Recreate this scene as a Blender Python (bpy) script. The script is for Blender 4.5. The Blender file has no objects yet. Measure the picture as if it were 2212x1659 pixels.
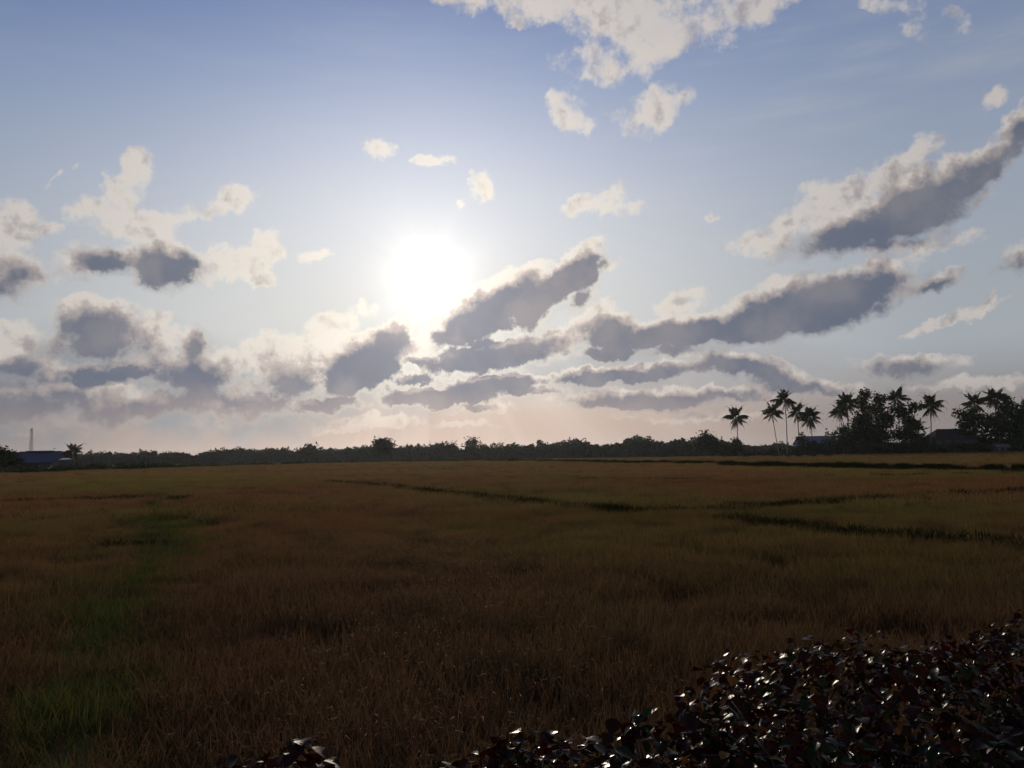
import bpy, bmesh, math, random
from mathutils import Vector, Matrix

scene = bpy.context.scene
COL = scene.collection
R = math.radians

# ------------------------------------------------------------------ camera
CAM_H = 2.9
HAZE_DENSITY = .00004
FPX, CX, CY = 1671.0, 1106.0, 829.5          # focal length and centre in a 2212-wide picture
PITCH, ROLL = R(5.16), R(1.0)
F_ = Vector((0, math.cos(PITCH), math.sin(PITCH)))
U0 = Vector((0, -math.sin(PITCH), math.cos(PITCH)))
R0 = Vector((1, 0, 0))
CR = R0 * math.cos(ROLL) - U0 * math.sin(ROLL)
CU = U0 * math.cos(ROLL) + R0 * math.sin(ROLL)
cam_data = bpy.data.cameras.new('camera')
cam = bpy.data.objects.new('camera', cam_data)
COL.objects.link(cam)
m = Matrix((CR, CU, -F_)).transposed().to_4x4()
m.translation = (0, 0, CAM_H)
cam.matrix_world = m
cam_data.sensor_width = 36
cam_data.lens = 36 * FPX / 2212
cam_data.clip_start = 0.1
cam_data.clip_end = 20000
scene.camera = cam


def pdir(X, Y):
    """Direction seen at picture point X, Y."""
    return (F_ + CR * ((X - CX) / FPX) + CU * ((CY - Y) / FPX)).normalized()


def ground(X, Y, z=0.0):
    d = pdir(X, Y)
    t = (z - CAM_H) / d.z
    return Vector((0, 0, CAM_H)) + d * t


def at_dist(X, D):
    """Ground position in column X (on the horizon) at forward distance D."""
    Yh = CY + FPX * math.tan(PITCH) - (X - CX) * math.tan(ROLL)
    d = pdir(X, Yh)
    return Vector((d.x / d.y * D, D, 0))


# ------------------------------------------------------------------ render settings
scene.render.engine = 'CYCLES'
scene.cycles.use_denoising = True
scene.cycles.max_bounces = 6
scene.cycles.diffuse_bounces = 3
scene.cycles.glossy_bounces = 2
scene.cycles.transmission_bounces = 3
scene.cycles.volume_bounces = 0
scene.cycles.transparent_max_bounces = 8
scene.cycles.sample_clamp_indirect = 4
scene.view_settings.view_transform = 'Standard'
scene.view_settings.look = 'None'
scene.view_settings.exposure = 0.0
scene.view_settings.gamma = 1.0
scene.view_settings.use_curve_mapping = False

# ------------------------------------------------------------------ sun
SUN = pdir(925, 605)
SUN_EL = math.asin(SUN.z)
SUN_AZ = math.atan2(SUN.x, SUN.y)
sun_data = bpy.data.lights.new('sun', 'SUN')
sun_data.energy = 2.2
sun_data.angle = R(0.53)
sun_data.color = (1.0, 0.86, 0.68)
sun_ob = bpy.data.objects.new('sun', sun_data)
COL.objects.link(sun_ob)
sun_ob.rotation_euler = SUN.to_track_quat('Z', 'Y').to_euler()
sun_ob.location = (0, 0, 60)

# ------------------------------------------------------------------ sky with clouds (world)
SKY_STRENGTH = 0.06
world = bpy.data.worlds.new('World')
scene.world = world
world.use_nodes = True
world.cycles.sampling_method = 'MANUAL'
world.cycles.sample_map_resolution = 512
WT = world.node_tree
WT.nodes.clear()


class NT:
    """Small helper that writes node trees as expressions."""

    def __init__(self, tree):
        self.t = tree

    def n(self, kind, **kw):
        nd = self.t.nodes.new(kind)
        for k, v in kw.items():
            setattr(nd, k, v)
        return nd

    def put(self, sock, v):
        if hasattr(v, 'is_output'):
            self.t.links.new(v, sock)
        elif v is not None:
            if sock.type == 'RGBA' and len(v) == 3:
                v = (*v, 1)
            sock.default_value = v

    def math(self, op, a, b=None, c=None, clamp=False):
        nd = self.n('ShaderNodeMath', operation=op, use_clamp=clamp)
        for s, v in zip(nd.inputs, (a, b, c)):
            self.put(s, v)
        return nd.outputs[0]

    def add(self, a, b): return self.math('ADD', a, b)
    def sub(self, a, b): return self.math('SUBTRACT', a, b)
    def mul(self, a, b): return self.math('MULTIPLY', a, b)
    def mx(self, a, b): return self.math('MAXIMUM', a, b)
    def mn(self, a, b): return self.math('MINIMUM', a, b)
    def mad(self, a, b, c): return self.math('MULTIPLY_ADD', a, b, c)
    def exp(self, a): return self.math('EXPONENT', a)

    def vec(self, op, a, b=None, scale=None):
        nd = self.n('ShaderNodeVectorMath', operation=op)
        self.put(nd.inputs[0], a)
        if b is not None:
            self.put(nd.inputs[1], b)
        if scale is not None:
            self.put(nd.inputs['Scale'], scale)
        return nd.outputs['Value'] if op in ('DOT_PRODUCT', 'LENGTH', 'DISTANCE') else nd.outputs['Vector']

    def noise(self, v, scale, detail=4, rough=0.55, color=False, lac=2.0, dist=0.0):
        nd = self.n('ShaderNodeTexNoise', noise_dimensions='3D')
        self.put(nd.inputs['Vector'], v)
        nd.inputs['Scale'].default_value = scale
        nd.inputs['Detail'].default_value = detail
        nd.inputs['Roughness'].default_value = rough
        nd.inputs['Lacunarity'].default_value = lac
        nd.inputs['Distortion'].default_value = dist
        return nd.outputs['Color' if color else 'Fac']

    def smooth(self, v, a, b, lo=0.0, hi=1.0):
        nd = self.n('ShaderNodeMapRange', interpolation_type='SMOOTHSTEP')
        self.put(nd.inputs['Value'], v)
        for k, x in (('From Min', a), ('From Max', b), ('To Min', lo), ('To Max', hi)):
            self.put(nd.inputs[k], x)
        return nd.outputs['Result']

    def mix(self, f, a, b, blend='MIX'):
        nd = self.n('ShaderNodeMix', data_type='RGBA', blend_type=blend)
        nd.clamp_factor = False
        self.put(nd.inputs[0], f)
        self.put(nd.inputs[6], a)
        self.put(nd.inputs[7], b)
        return nd.outputs[2]


# cloud masses: X, Y, half length, half height (picture units), tilt, thickness
CLOUDS = [
    # thin cloud along the upper edge
    (1300, 8, 300, 52, 0, .8), (1400, 62, 160, 64, -10, .8), (1150, 0, 240, 30, 0, .62), (1480, 55, 62, 52, 70, .55),
    (1610, 15, 160, 58, 25, .68), (1300, 130, 130, 60, 0, .42), (1950, 10, 160, 40, -20, .4), (1960, 60, 60, 26, -30, .3),
    # small fair-weather puffs
    (1238, 245, 62, 48, -25, .72), (1415, 232, 85, 48, 30, .66), (1310, 255, 70, 30, 0, .34),
    (815, 320, 44, 26, 0, .62), (940, 350, 48, 17, 0, .62), (1045, 403, 36, 34, 50, .66), (1300, 447, 92, 30, 0, .7),
    (1312, 425, 50, 36, 20, .68), (990, 440, 16, 12, 0, .42), (668, 552, 60, 20, 15, .4), (118, 390, 62, 13, 30, .42),
    (2152, 205, 48, 24, 45, .55), (1535, 470, 22, 13, 30, .42), (715, 410, 45, 24, -30, .24),
    # the bright cumulus on the left
    (300, 365, 58, 38, 55, .78), (268, 425, 62, 50, 45, .8), (300, 490, 120, 62, 0, .85), (430, 465, 110, 38, 15, .62),
    (505, 432, 66, 32, 20, .66), (225, 560, 120, 42, 0, 1.3), (362, 572, 82, 56, 0, 1.7), (480, 575, 110, 48, 5, .72),
    (570, 540, 72, 44, 62, .72), (565, 600, 44, 30, 0, .72), (195, 470, 60, 50, 0, .4),
    (25, 490, 74, 66, 100, .92), (40, 590, 86, 52, 0, 1.0), (-30, 600, 110, 70, 0, 1.3), (100, 505, 40, 22, -20, .42),
    # cumulus bank lower left
    (205, 690, 100, 56, 0, 1.5), (205, 735, 120, 52, 0, 1.4), (310, 725, 110, 50, -15, .8), (15, 725, 90, 48, 0, .85),
    (345, 690, 45, 24, 25, .5), (60, 665, 60, 13, 0, .4), (20, 790, 130, 46, 0, 1.3), (235, 800, 170, 26, 3, 1.6),
    (425, 745, 50, 40, 60, 1.2), (420, 800, 140, 60, 0, 1.4), (60, 860, 260, 70, 2, 1.3), (300, 875, 240, 52, 8, 1.25),
    (575, 765, 150, 45, 12, .78), (705, 715, 130, 42, 22, .72), (640, 815, 120, 70, 0, 1.2), (540, 860, 200, 62, 0, 1.2),
    (690, 872, 110, 26, 0, 1.4), (700, 790, 80, 60, 60, .7), (170, 825, 160, 26, 0, .9),
    # dark masses under and beside the sun
    (782, 788, 125, 66, 20, 2.1), (840, 738, 66, 42, 40, 1.7), (1050, 675, 160, 60, 30, 2.1), (1225, 598, 105, 46, 40, 2.0),
    (1140, 650, 80, 60, 30, 1.6), (1300, 572, 50, 22, 15, .7), (1250, 648, 50, 30, 40, 1.0),
    (1060, 772, 175, 36, 10, 2.0), (940, 785, 100, 15, 0, 1.5), (1190, 740, 110, 48, 15, .85), (1270, 700, 80, 50, 30, .7),
    (950, 854, 140, 25, 2, 2.0), (1070, 828, 150, 22, 3, 1.8), (900, 822, 60, 17, 0, 1.4), (1040, 880, 100, 15, 5, 1.0),
    (1140, 845, 110, 14, 0, 1.2), (900, 745, 90, 40, 0, .55), (1010, 915, 90, 10, 0, .6), (760, 915, 180, 20, 3, .6),
    # long dark band to the right
    (1745, 662, 215, 58, 12, 2.2), (1480, 718, 250, 36, 3, 2.1), (1690, 640, 110, 48, 20, 1.4), (1830, 605, 110, 36, 8, 1.2), (1880, 615, 110, 52, 20, 1.6), (2020, 608, 92, 28, 22, 1.3),
    (1320, 700, 80, 30, 10, 1.2), (1325, 758, 95, 24, 5, 1.6), (1480, 652, 66, 30, 15, .95),
    (1340, 810, 190, 24, 4, 1.9), (1610, 795, 115, 32, -10, 1.7), (1690, 825, 90, 26, -8, 1.4), (1390, 862, 220, 26, 2, 1.7),
    (1560, 850, 150, 20, 0, 1.3), (1750, 838, 110, 20, 0, 1.2), (1500, 895, 200, 14, 2, .7), (1450, 755, 80, 24, 0, .9),
    # right side
    (1950, 787, 130, 28, 4, 1.15), (2045, 688, 130, 15, 16, .95), (2130, 652, 60, 15, 42, .75), (2110, 825, 150, 20, 3, .8),
    (1900, 480, 210, 56, 16, 1.7), (1990, 430, 140, 62, 30, 1.6), (1830, 440, 140, 46, 35, .8), (1715, 470, 110, 56, 30, .62),
    (1670, 520, 120, 38, 5, .6), (2105, 380, 110, 40, 42, 1.5), (2195, 290, 90, 44, 50, 1.2), (1960, 365, 110, 36, 40, .72),
    (1900, 530, 220, 28, 5, .7), (2200, 565, 60, 40, 35, 1.0),
]

w = NT(WT)
geo = w.n('ShaderNodeTexCoord')
D0 = w.vec('NORMALIZE', geo.outputs['Generated'])
# the edges of the masses are torn by turbulence
warp1 = w.vec('SUBTRACT', w.noise(D0, 11, 3, .6, color=True), (.5, .5, .5))
warp2 = w.vec('SUBTRACT', w.noise(D0, 48, 4, .6, color=True), (.5, .5, .5))
WARP = w.vec('ADD', w.vec('SCALE', warp1, scale=.03), w.vec('SCALE', warp2, scale=.026))


def cloud_field(vec, dark):
    """Greatest of all the masses: their cover, or the shaded bellies of the thick ones."""
    acc = None
    k_ = 0
    for (X, Y, a, b, ang, wt) in CLOUDS:
        if dark and wt < 1.0:
            continue
        c = pdir(X + .10 * b * math.sin(R(ang)), Y + .40 * b) if dark else pdir(X, Y)
        if dark:
            a, b, wt = a * 1.10, b * 1.06, min(wt, 2.2)
        else:
            wt = min(wt * .95, 2.0) if wt > .9 else wt * 1.12 + .07
        k_ += 1
        if k_ % 10 == 9:         # a nil offset that makes the renderer evaluate the masses in order
            vec = w.vec('ADD', vec, w.vec('SCALE', (1e-7, 0, 0), scale=acc))
        ca, sa = math.cos(R(ang)), math.sin(R(ang))
        ex = (pdir(X + 5 * ca, Y - 5 * sa) - pdir(X, Y))
        ex = (ex - c * ex.dot(c)).normalized()
        ey = c.cross(ex).normalized()
        ex = ey.cross(c)
        rot = Matrix((ex, ey, c)).transposed()
        # size on the sphere shrinks away from the picture's centre
        k = 1.0 / (FPX * (1 + ((X - CX) ** 2 + (Y - CY) ** 2) / FPX ** 2) ** .7)
        nd = w.n('ShaderNodeMapping', vector_type='TEXTURE')
        w.put(nd.inputs['Vector'], vec)
        nd.inputs['Location'].default_value = c
        nd.inputs['Rotation'].default_value = rot.to_euler('XYZ')
        nd.inputs['Scale'].default_value = (a * k * 1.3, b * k * 1.3, 1.0)
        ln = w.vec('LENGTH', nd.outputs[0])
        f = w.mad(ln, -wt, wt)
        acc = f if acc is None else w.math('SMOOTH_MAX', acc, f, .25)
    return w.mx(acc, 0.0)


def detail(vec):
    return w.sub(w.noise(vec, 23, 9, .65), .5)


sunv = tuple(SUN)
cosang = w.vec('DOT_PRODUCT', D0, sunv)
ANG = w.math('ARCCOSINE', w.mn(cosang, 1.0))              # angle from the sun, radians
EL = w.math('ARCSINE', w.n('ShaderNodeSeparateXYZ').outputs[2])
sep = [n_ for n_ in WT.nodes if n_.bl_idname == 'ShaderNodeSeparateXYZ'][0]
w.put(sep.inputs[0], D0)

# relief: the same turbulence sampled a little closer to the light
toward = w.vec('NORMALIZE', w.vec('ADD', w.vec('NORMALIZE', w.vec('SUBTRACT', sunv, D0)), (0, 0, .9)))
D1 = w.vec('ADD', D0, w.vec('SCALE', toward, scale=.010))
DW = w.vec('ADD', D0, WARP)
base0 = cloud_field(DW, False)
shade0 = cloud_field(DW, True)
det0 = detail(D0)
# ordinary broken cloud over the rest of the sky, behind and beside the camera
back = w.smooth(w.vec('DOT_PRODUCT', D0, tuple(F_)), .74, .55)
away = w.mul(w.mul(back, w.smooth(w.noise(D0, 3.2, 3, .5), .52, .78)), 1.1)
base = w.add(base0, away)
GATE = w.mad(w.smooth(base, .16, 0.0), .6, .16)
T0 = w.mx(w.sub(w.mad(det0, 1.75, base), GATE), 0.0)
relief = w.sub(w.noise(D0, 17, 5, .58), w.noise(D1, 17, 5, .58))
soft = w.sub(w.noise(D0, 13, 3, .5), .5)
deep = w.add(w.add(w.mad(det0, .45, shade0), w.mul(soft, .30)), w.mul(away, .6))
belly = w.smooth(deep, -.08, 1.35)
# crisp billows on top, soft dissolving undersides
ALPHA = w.smooth(T0, -.02, w.mad(w.smooth(deep, .0, .5), .24, .40))
ALPHA = w.mul(ALPHA, w.smooth(deep, -.25, .25, .68, 1.0))
SHADE = w.add(w.mul(belly, 1.0), w.add(w.mul(w.smooth(T0, .3, 1.2), .2), w.mul(w.mx(soft, 0.0), 1.1)))
LIT = w.math('SUBTRACT', w.add(1.0, w.mul(relief, w.mad(belly, -2.4, 3.5))), SHADE, clamp=True)

sky = w.n('ShaderNodeTexSky', sky_type='NISHITA')
sky.sun_disc = False
sky.sun_elevation = SUN_EL
sky.sun_rotation = SUN_AZ
sky.altitude = 0
sky.air_density = 1.0
sky.dust_density = 0.5
sky.ozone_density = 3.0
S10 = 1.0 / SKY_STRENGTH


def rgb(r, g, b):
    """sRGB 0-255 as seen in daylight to scene light, before the world's strength."""
    f = lambda c: ((c / 255 + .055) / 1.055) ** 2.4 if c > 10 else c / 255 / 12.92
    return (f(r) * S10, f(g) * S10, f(b) * S10)


near = w.exp(w.mul(ANG, -1 / .16))                      # aureole of the hazy air round the sun
mid = w.exp(w.mul(ANG, -1 / .42))
hor = w.exp(w.mul(w.mx(EL, 0.0), -1 / .10))              # thick air low down
SKYCOL = sky.outputs[0]
clear = w.mix(1.0, SKYCOL, (1.15, 1.24, 1.55), 'MULTIPLY')
# pale humid air below the blue, warm dust at the horizon
side = w.smooth(ANG, .66, .08)
pale = w.mix(side, rgb(160, 166, 172), rgb(214, 213, 209))
clear = w.mix(w.mul(w.smooth(EL, .62, .13), .97), clear, pale)
hazecol = w.mix(side, rgb(136, 128, 126), rgb(214, 187, 170))
clear = w.mix(w.smooth(EL, .13, .03), clear, hazecol)
# thin ice-cloud streaks high up
mp = w.n('ShaderNodeMapping')
w.put(mp.inputs['Vector'], D0)
mp.inputs['Rotation'].default_value = (0, R(18), 0)
mp.inputs['Scale'].default_value = (2.2, 2.2, 16)
cir = w.noise(mp.outputs[0], 1.3, 6, .6)
cirf = w.mul(w.smooth(cir, .45, .78), w.smooth(EL, .12, .4))
rgt = w.mul(w.smooth(w.vec('DOT_PRODUCT', D0, (1, 0, 0)), -.05, .55), w.smooth(EL, .15, .4))
cirf = w.mul(cirf, w.mad(rgt, .9, .25))
clear = w.mix(w.mad(rgt, .22, w.mul(cirf, .42)), clear, w.mix(side, rgb(165, 170, 180), rgb(225, 225, 225)))
# grey-blue veil of rain-laden air in the distance, low on the left and right of the sun
def veil(X, Y, a, b):
    c = pdir(X, Y)
    ey = (Vector((0, 0, 1)) - c * c.z).normalized()
    rot = Matrix((ey.cross(c), ey, c)).transposed()
    nd = w.n('ShaderNodeMapping', vector_type='TEXTURE')
    w.put(nd.inputs['Vector'], DW)
    nd.inputs['Location'].default_value = c
    nd.inputs['Rotation'].default_value = rot.to_euler('XYZ')
    nd.inputs['Scale'].default_value = (a / FPX, b / FPX, 1.0)
    return w.smooth(w.add(w.vec('LENGTH', nd.outputs[0]), w.mul(soft, -.9)), 1.1, .35)


clear = w.mix(w.mul(veil(230, 840, 660, 125), .9), clear, w.mix(side, rgb(112, 122, 134), rgb(160, 164, 168)))
clear = w.mix(w.mul(veil(1450, 800, 420, 90), .5), clear, rgb(150, 150, 156))
lit = w.mix(w.math('ADD', w.mul(mid, .4), near, clamp=True), rgb(188, 181, 177), rgb(255, 241, 226))
dark = w.mix(w.math('ADD', w.mul(mid, .5), near, clamp=True), rgb(88, 98, 116), rgb(142, 143, 154))
midtone = w.mix(w.math('ADD', w.mul(mid, .5), near, clamp=True), rgb(142, 138, 140), rgb(206, 190, 182))
dark = w.mix(w.mul(w.smooth(w.add(soft, w.mul(det0, .5)), -.12, .25), .38), dark, midtone)
cloud = w.mix(w.smooth(LIT, .0, .5), dark, midtone)
cloud = w.mix(w.smooth(LIT, .42, 1.0), cloud, lit)
# silver lining: thin edges near the sun
edge = w.mul(w.mul(ALPHA, w.sub(1.0, ALPHA)), 4.0)
cloud = w.mix(w.math('MULTIPLY', w.mul(edge, near), 1.8, clamp=True), cloud, rgb(255, 246, 228))
cloud = w.mix(w.mul(w.smooth(EL, .10, .02), .6), cloud, hazecol)
col = w.mix(ALPHA, clear, cloud)
# the glare of the sun in the humid air
body = w.sub(1.0, w.mul(w.mul(ALPHA, w.sub(1.0, LIT)), .8))
right = SUN.cross(Vector((0, 0, 1))).normalized()
upv = right.cross(SUN)
phi = w.math('ARCTAN2', w.vec('DOT_PRODUCT', D0, tuple(-right)), w.vec('DOT_PRODUCT', D0, tuple(-upv)))
ray1 = w.n('ShaderNodeTexNoise', noise_dimensions='1D')
w.put(ray1.inputs['W'], phi)
ray1.inputs['Scale'].default_value = 4.5
ray1.inputs['Detail'].default_value = 3
below = w.smooth(EL, SUN_EL - .01, SUN_EL - .13)
rays = w.mul(w.mul(w.smooth(ray1.outputs['Fac'], .38, .68), below), w.mul(w.exp(w.mul(ANG, -1 / .30)), .11 * S10))
wob = w.n('ShaderNodeTexNoise', noise_dimensions='1D')
w.put(wob.inputs['W'], phi)
wob.inputs['Scale'].default_value = 1.7
wob.inputs['Detail'].default_value = 4
core = w.mul(w.exp(w.mul(ANG, -1 / .033)), w.mul(w.mad(wob.outputs['Fac'], 1.1, .45), .95 * S10))
core = w.mul(core, w.sub(1.0, w.mul(w.mul(ALPHA, w.sub(1.0, LIT)), .55)))
glow = w.add(core, w.mul(w.mul(w.exp(w.mul(ANG, -1 / .15)), .17 * S10), body))
glow = w.add(glow, w.mul(rays, w.sub(1.0, w.mul(w.mul(ALPHA, w.sub(1.0, LIT)), .7))))
gl = w.vec('SCALE', (1.0, .94, .84), scale=glow)
col = w.mix(1.0, col, gl, 'ADD')
bg = w.n('ShaderNodeBackground')
bg.inputs['Strength'].default_value = SKY_STRENGTH
w.put(bg.inputs['Color'], col)
out = w.n('ShaderNodeOutputWorld')
w.t.links.new(bg.outputs[0], out.inputs['Surface'])

# ------------------------------------------------------------------ helpers
import numpy as np
rnd = random.Random(7)
npr = np.random.default_rng(11)


def srgb(r, g, b):
    f = lambda c: ((c / 255 + .055) / 1.055) ** 2.4 if c > 10 else c / 255 / 12.92
    return (f(r), f(g), f(b), 1)


def mesh_np(name, verts, faces, mat=None, midx=None, smooth=False):
    """One mesh from a vertex array and faces that all have the same corner count."""
    verts = np.asarray(verts, dtype=np.float32)
    faces = np.asarray(faces, dtype=np.int32)
    me = bpy.data.meshes.new(name)
    n, k = faces.shape
    me.vertices.add(len(verts))
    me.vertices.foreach_set('co', verts.ravel())
    me.loops.add(n * k)
    me.loops.foreach_set('vertex_index', faces.ravel())
    me.polygons.add(n)
    me.polygons.foreach_set('loop_start', np.arange(0, n * k, k, dtype=np.int32))
    if smooth:
        me.polygons.foreach_set('use_smooth', np.ones(n, dtype=bool))
    for mt in (mat if isinstance(mat, (list, tuple)) else [mat] if mat else []):
        me.materials.append(mt)
    if midx is not None:
        me.polygons.foreach_set('material_index', np.asarray(midx, dtype=np.int32))
    me.update(calc_edges=True)
    return me


def obj(name, me, parent=None, mw=None):
    o = bpy.data.objects.new(name, me)
    COL.objects.link(o)
    if parent is not None:
        o.parent = parent
    if mw is not None:
        o.matrix_local = mw
    return o


def thing(name, label, cat, loc=(0, 0, 0), group=None, rot=0):
    o = bpy.data.objects.new(name, None)
    o.empty_display_size = .2
    COL.objects.link(o)
    o.location = loc
    o.rotation_euler = (0, 0, rot)
    tag(o, label, cat, group)
    return o


def tag(o, label, cat, group=None):
    o['label'] = label
    o['category'] = cat
    if group:
        o['group'] = group
    return o


class MB:
    """Collects boxes, tubes and polygons; build() makes ONE mesh of them."""

    def __init__(self):
        self.v, self.f = [], []

    def add(self, verts, faces):
        k = len(self.v)
        self.v += [tuple(p) for p in verts]
        self.f += [tuple(i + k for i in f) for f in faces]
        return self

    def box(self, c, s, rz=0):
        ca, sa = math.cos(rz), math.sin(rz)
        vs = []
        for dz in (-1, 1):
            for dx, dy in ((-1, -1), (1, -1), (1, 1), (-1, 1)):
                x, y = dx * s[0] / 2, dy * s[1] / 2
                vs.append((c[0] + x * ca - y * sa, c[1] + x * sa + y * ca, c[2] + dz * s[2] / 2))
        return self.add(vs, [(3, 2, 1, 0), (4, 5, 6, 7), (0, 1, 5, 4), (1, 2, 6, 5), (2, 3, 7, 6), (3, 0, 4, 7)])

    def tube(self, pts, radii, sides=8):
        pts = [Vector(p) for p in pts]
        n = len(pts)
        if not hasattr(radii, '__len__'):
            radii = [radii] * n
        rings = []
        ref = Vector((0.31, 1, .17)).normalized()
        for i, p in enumerate(pts):
            t = (pts[min(i + 1, n - 1)] - pts[max(i - 1, 0)]).normalized()
            a = t.cross(ref)
            if a.length < 1e-3:
                a = t.cross(Vector((1, 0, 0)))
            a.normalize()
            b = t.cross(a)
            rings.append([p + (a * math.cos(2 * math.pi * k / sides) + b * math.sin(2 * math.pi * k / sides)) * radii[i] for k in range(sides)])
        vs = [q for r in rings for q in r]
        fs = []
        for i in range(n - 1):
            for k in range(sides):
                k2 = (k + 1) % sides
                fs.append((i * sides + k, i * sides + k2, (i + 1) * sides + k2, (i + 1) * sides + k))
        fs.append(tuple(range(sides))[::-1])
        fs.append(tuple((n - 1) * sides + k for k in range(sides)))
        return self.add(vs, fs)

    def mesh(self, name, mat=None, smooth=False):
        me = bpy.data.meshes.new(name)
        me.from_pydata(self.v, [], self.f)
        if mat:
            me.materials.append(mat)
        if smooth:
            for p in me.polygons:
                p.use_smooth = True
        me.update()
        return me


# ------------------------------------------------------------------ materials
def material(name):
    mt = bpy.data.materials.new(name)
    mt.use_nodes = True
    mt.node_tree.nodes.clear()
    t = NT(mt.node_tree)
    return mt, t


def finish(t, shader, disp=None):
    o = t.n('ShaderNodeOutputMaterial')
    t.t.links.new(shader, o.inputs['Surface'])


def wpos(t):
    return t.n('ShaderNodeNewGeometry').outputs['Position']


def pbsdf(t, color, rough=.7, spec=.3, normal=None, metallic=0):
    b = t.n('ShaderNodeBsdfPrincipled')
    t.put(b.inputs['Base Color'], color)
    t.put(b.inputs['Roughness'], rough)
    b.inputs['Specular IOR Level'].default_value = spec
    b.inputs['Metallic'].default_value = metallic
    if normal is not None:
        t.put(b.inputs['Normal'], normal)
    return b.outputs[0]


def bump(t, h, dist=.02, strength=.6):
    b = t.n('ShaderNodeBump')
    b.inputs['Strength'].default_value = strength
    b.inputs['Distance'].default_value = dist
    t.put(b.inputs['Height'], h)
    return b.outputs[0]


def leafy(name, pairs, trans=.3, rough=.5, spec=.35, scale=.35, island=.35):
    """Foliage: two or more tones mixed by position and from leaf to leaf, some light passing through."""
    mt, t = material(name)
    p = wpos(t)
    f = t.noise(p, scale, 4, .6)
    isl = t.n('ShaderNodeNewGeometry').outputs['Random Per Island']
    f = t.math('ADD', t.smooth(f, .3, .7), t.mul(t.sub(isl, .5), island), clamp=True)
    c = t.mix(f, pairs[0], pairs[1])
    if len(pairs) > 2:
        c = t.mix(t.smooth(isl, .9, .97), c, pairs[2])
    b = pbsdf(t, c, rough, spec)
    if trans > 0:
        tr = t.n('ShaderNodeBsdfTranslucent')
        t.put(tr.inputs['Color'], t.mix(1.0, c, (1.3, 1.15, .6), 'MULTIPLY'))
        ms = t.n('ShaderNodeMixShader')
        ms.inputs[0].default_value = trans
        t.t.links.new(b, ms.inputs[1])
        t.t.links.new(tr.outputs[0], ms.inputs[2])
        b = ms.outputs[0]
    finish(t, b)
    return mt


def plain(name, color, rough=.7, spec=.3, var=.25, scale=2.0, bmp=0.0, metallic=0):
    mt, t = material(name)
    p = wpos(t)
    n1 = t.noise(p, scale, 5, .6)
    c = t.mix(n1, tuple(x * (1 - var) for x in color[:3]), tuple(min(1, x * (1 + var)) for x in color[:3]))
    nm = bump(t, t.noise(p, scale * 6, 4), bmp) if bmp else None
    finish(t, pbsdf(t, c, rough, spec, nm, metallic))
    return mt


M = {}
M['palm'] = leafy('palm leaf', [(.030, .042, .012), (.055, .062, .018), (.10, .075, .03)], .12, .6, .1, .3)
M['dead_palm'] = leafy('dry palm leaf', [(.075, .050, .028), (.11, .075, .04)], .15, .7, .2, .5)
M['palm_trunk'] = plain('palm trunk', (.12, .095, .07), .85, .2, .35, 3, .03)
M['bark'] = plain('bark', (.085, .062, .045), .9, .15, .35, 3, .04)
M['crown_dark'] = leafy('dark broad leaf', [(.018, .030, .010), (.035, .048, .014), (.06, .07, .02)], .08, .7, .06, .25)
M['crown_mid'] = leafy('mid green leaf', [(.030, .042, .014), (.055, .062, .022)], .1, .7, .06, .25)
M['wood_far'] = leafy('far wood leaf', [(.026, .040, .018), (.05, .06, .028)], .1, .7, .05, .03)
M['shrub'] = leafy('shrub leaf', [(.022, .034, .010), (.045, .05, .016)], .1, .7, .06, .5)
M['nut'] = plain('coconut husk', (.10, .075, .03), .6, .3)
M['plank_dark'] = plain('weathered timber', (.07, .052, .04), .85, .2, .3, 1.5)
M['wall_dark'] = plain('grey plaster', (.075, .07, .068), .9, .2, .2, .8)
M['wall_pale'] = plain('pale plaster', (.42, .43, .44), .9, .2, .2, .8)
M['wall_dim'] = plain('dull plaster', (.12, .125, .14), .9, .2, .2, .8)
M['wall_blue'] = plain('pale blue wall', (.17, .20, .30), .85, .2, .2, .6)
M['roof_dark'] = plain('dark roof tile', (.045, .036, .034), .95, .02, .3, 1.2)
M['glass'] = plain('window glass', (.03, .035, .04), .1, .5, .1)
M['white'] = plain('white sheet metal', (.78, .78, .76), .35, .5, .08, 1.5)
M['steel'] = plain('galvanised steel', (.20, .20, .21), .5, .5, .15, 1, 0, .6)
M['mud'] = plain('dry mud', (.085, .06, .04), 1.0, .0, .4, 1.1, .05)
M['bird'] = plain('bird plumage', (.05, .05, .05), .7, .2)


def corrugated(name, color, pitch=.3):
    mt, t = material(name)
    tc = t.n('ShaderNodeTexCoord').outputs['Object']
    wv = t.n('ShaderNodeTexWave', wave_type='BANDS', bands_direction='X')
    t.put(wv.inputs['Vector'], tc)
    wv.inputs['Scale'].default_value = 1 / pitch
    n1 = t.noise(tc, .7, 5, .65)
    c = t.mix(n1, tuple(x * .7 for x in color), tuple(x * 1.25 for x in color))
    c = t.mix(t.smooth(t.noise(tc, 2.5, 4), .62, .75), c, (.12, .06, .035))
    finish(t, pbsdf(t, c, .55, .35, bump(t, wv.outputs['Fac'], .04)))
    return mt


M['roof_blue'] = corrugated('blue sheet roof', (.036, .037, .08))
M['roof_rust'] = corrugated('grey sheet roof', (.14, .13, .13))

# ------------------------------------------------------------------ ground
def pt(X, Y, z=.7):
    g = ground(X, Y, z)
    return (g.x, g.y)


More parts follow.
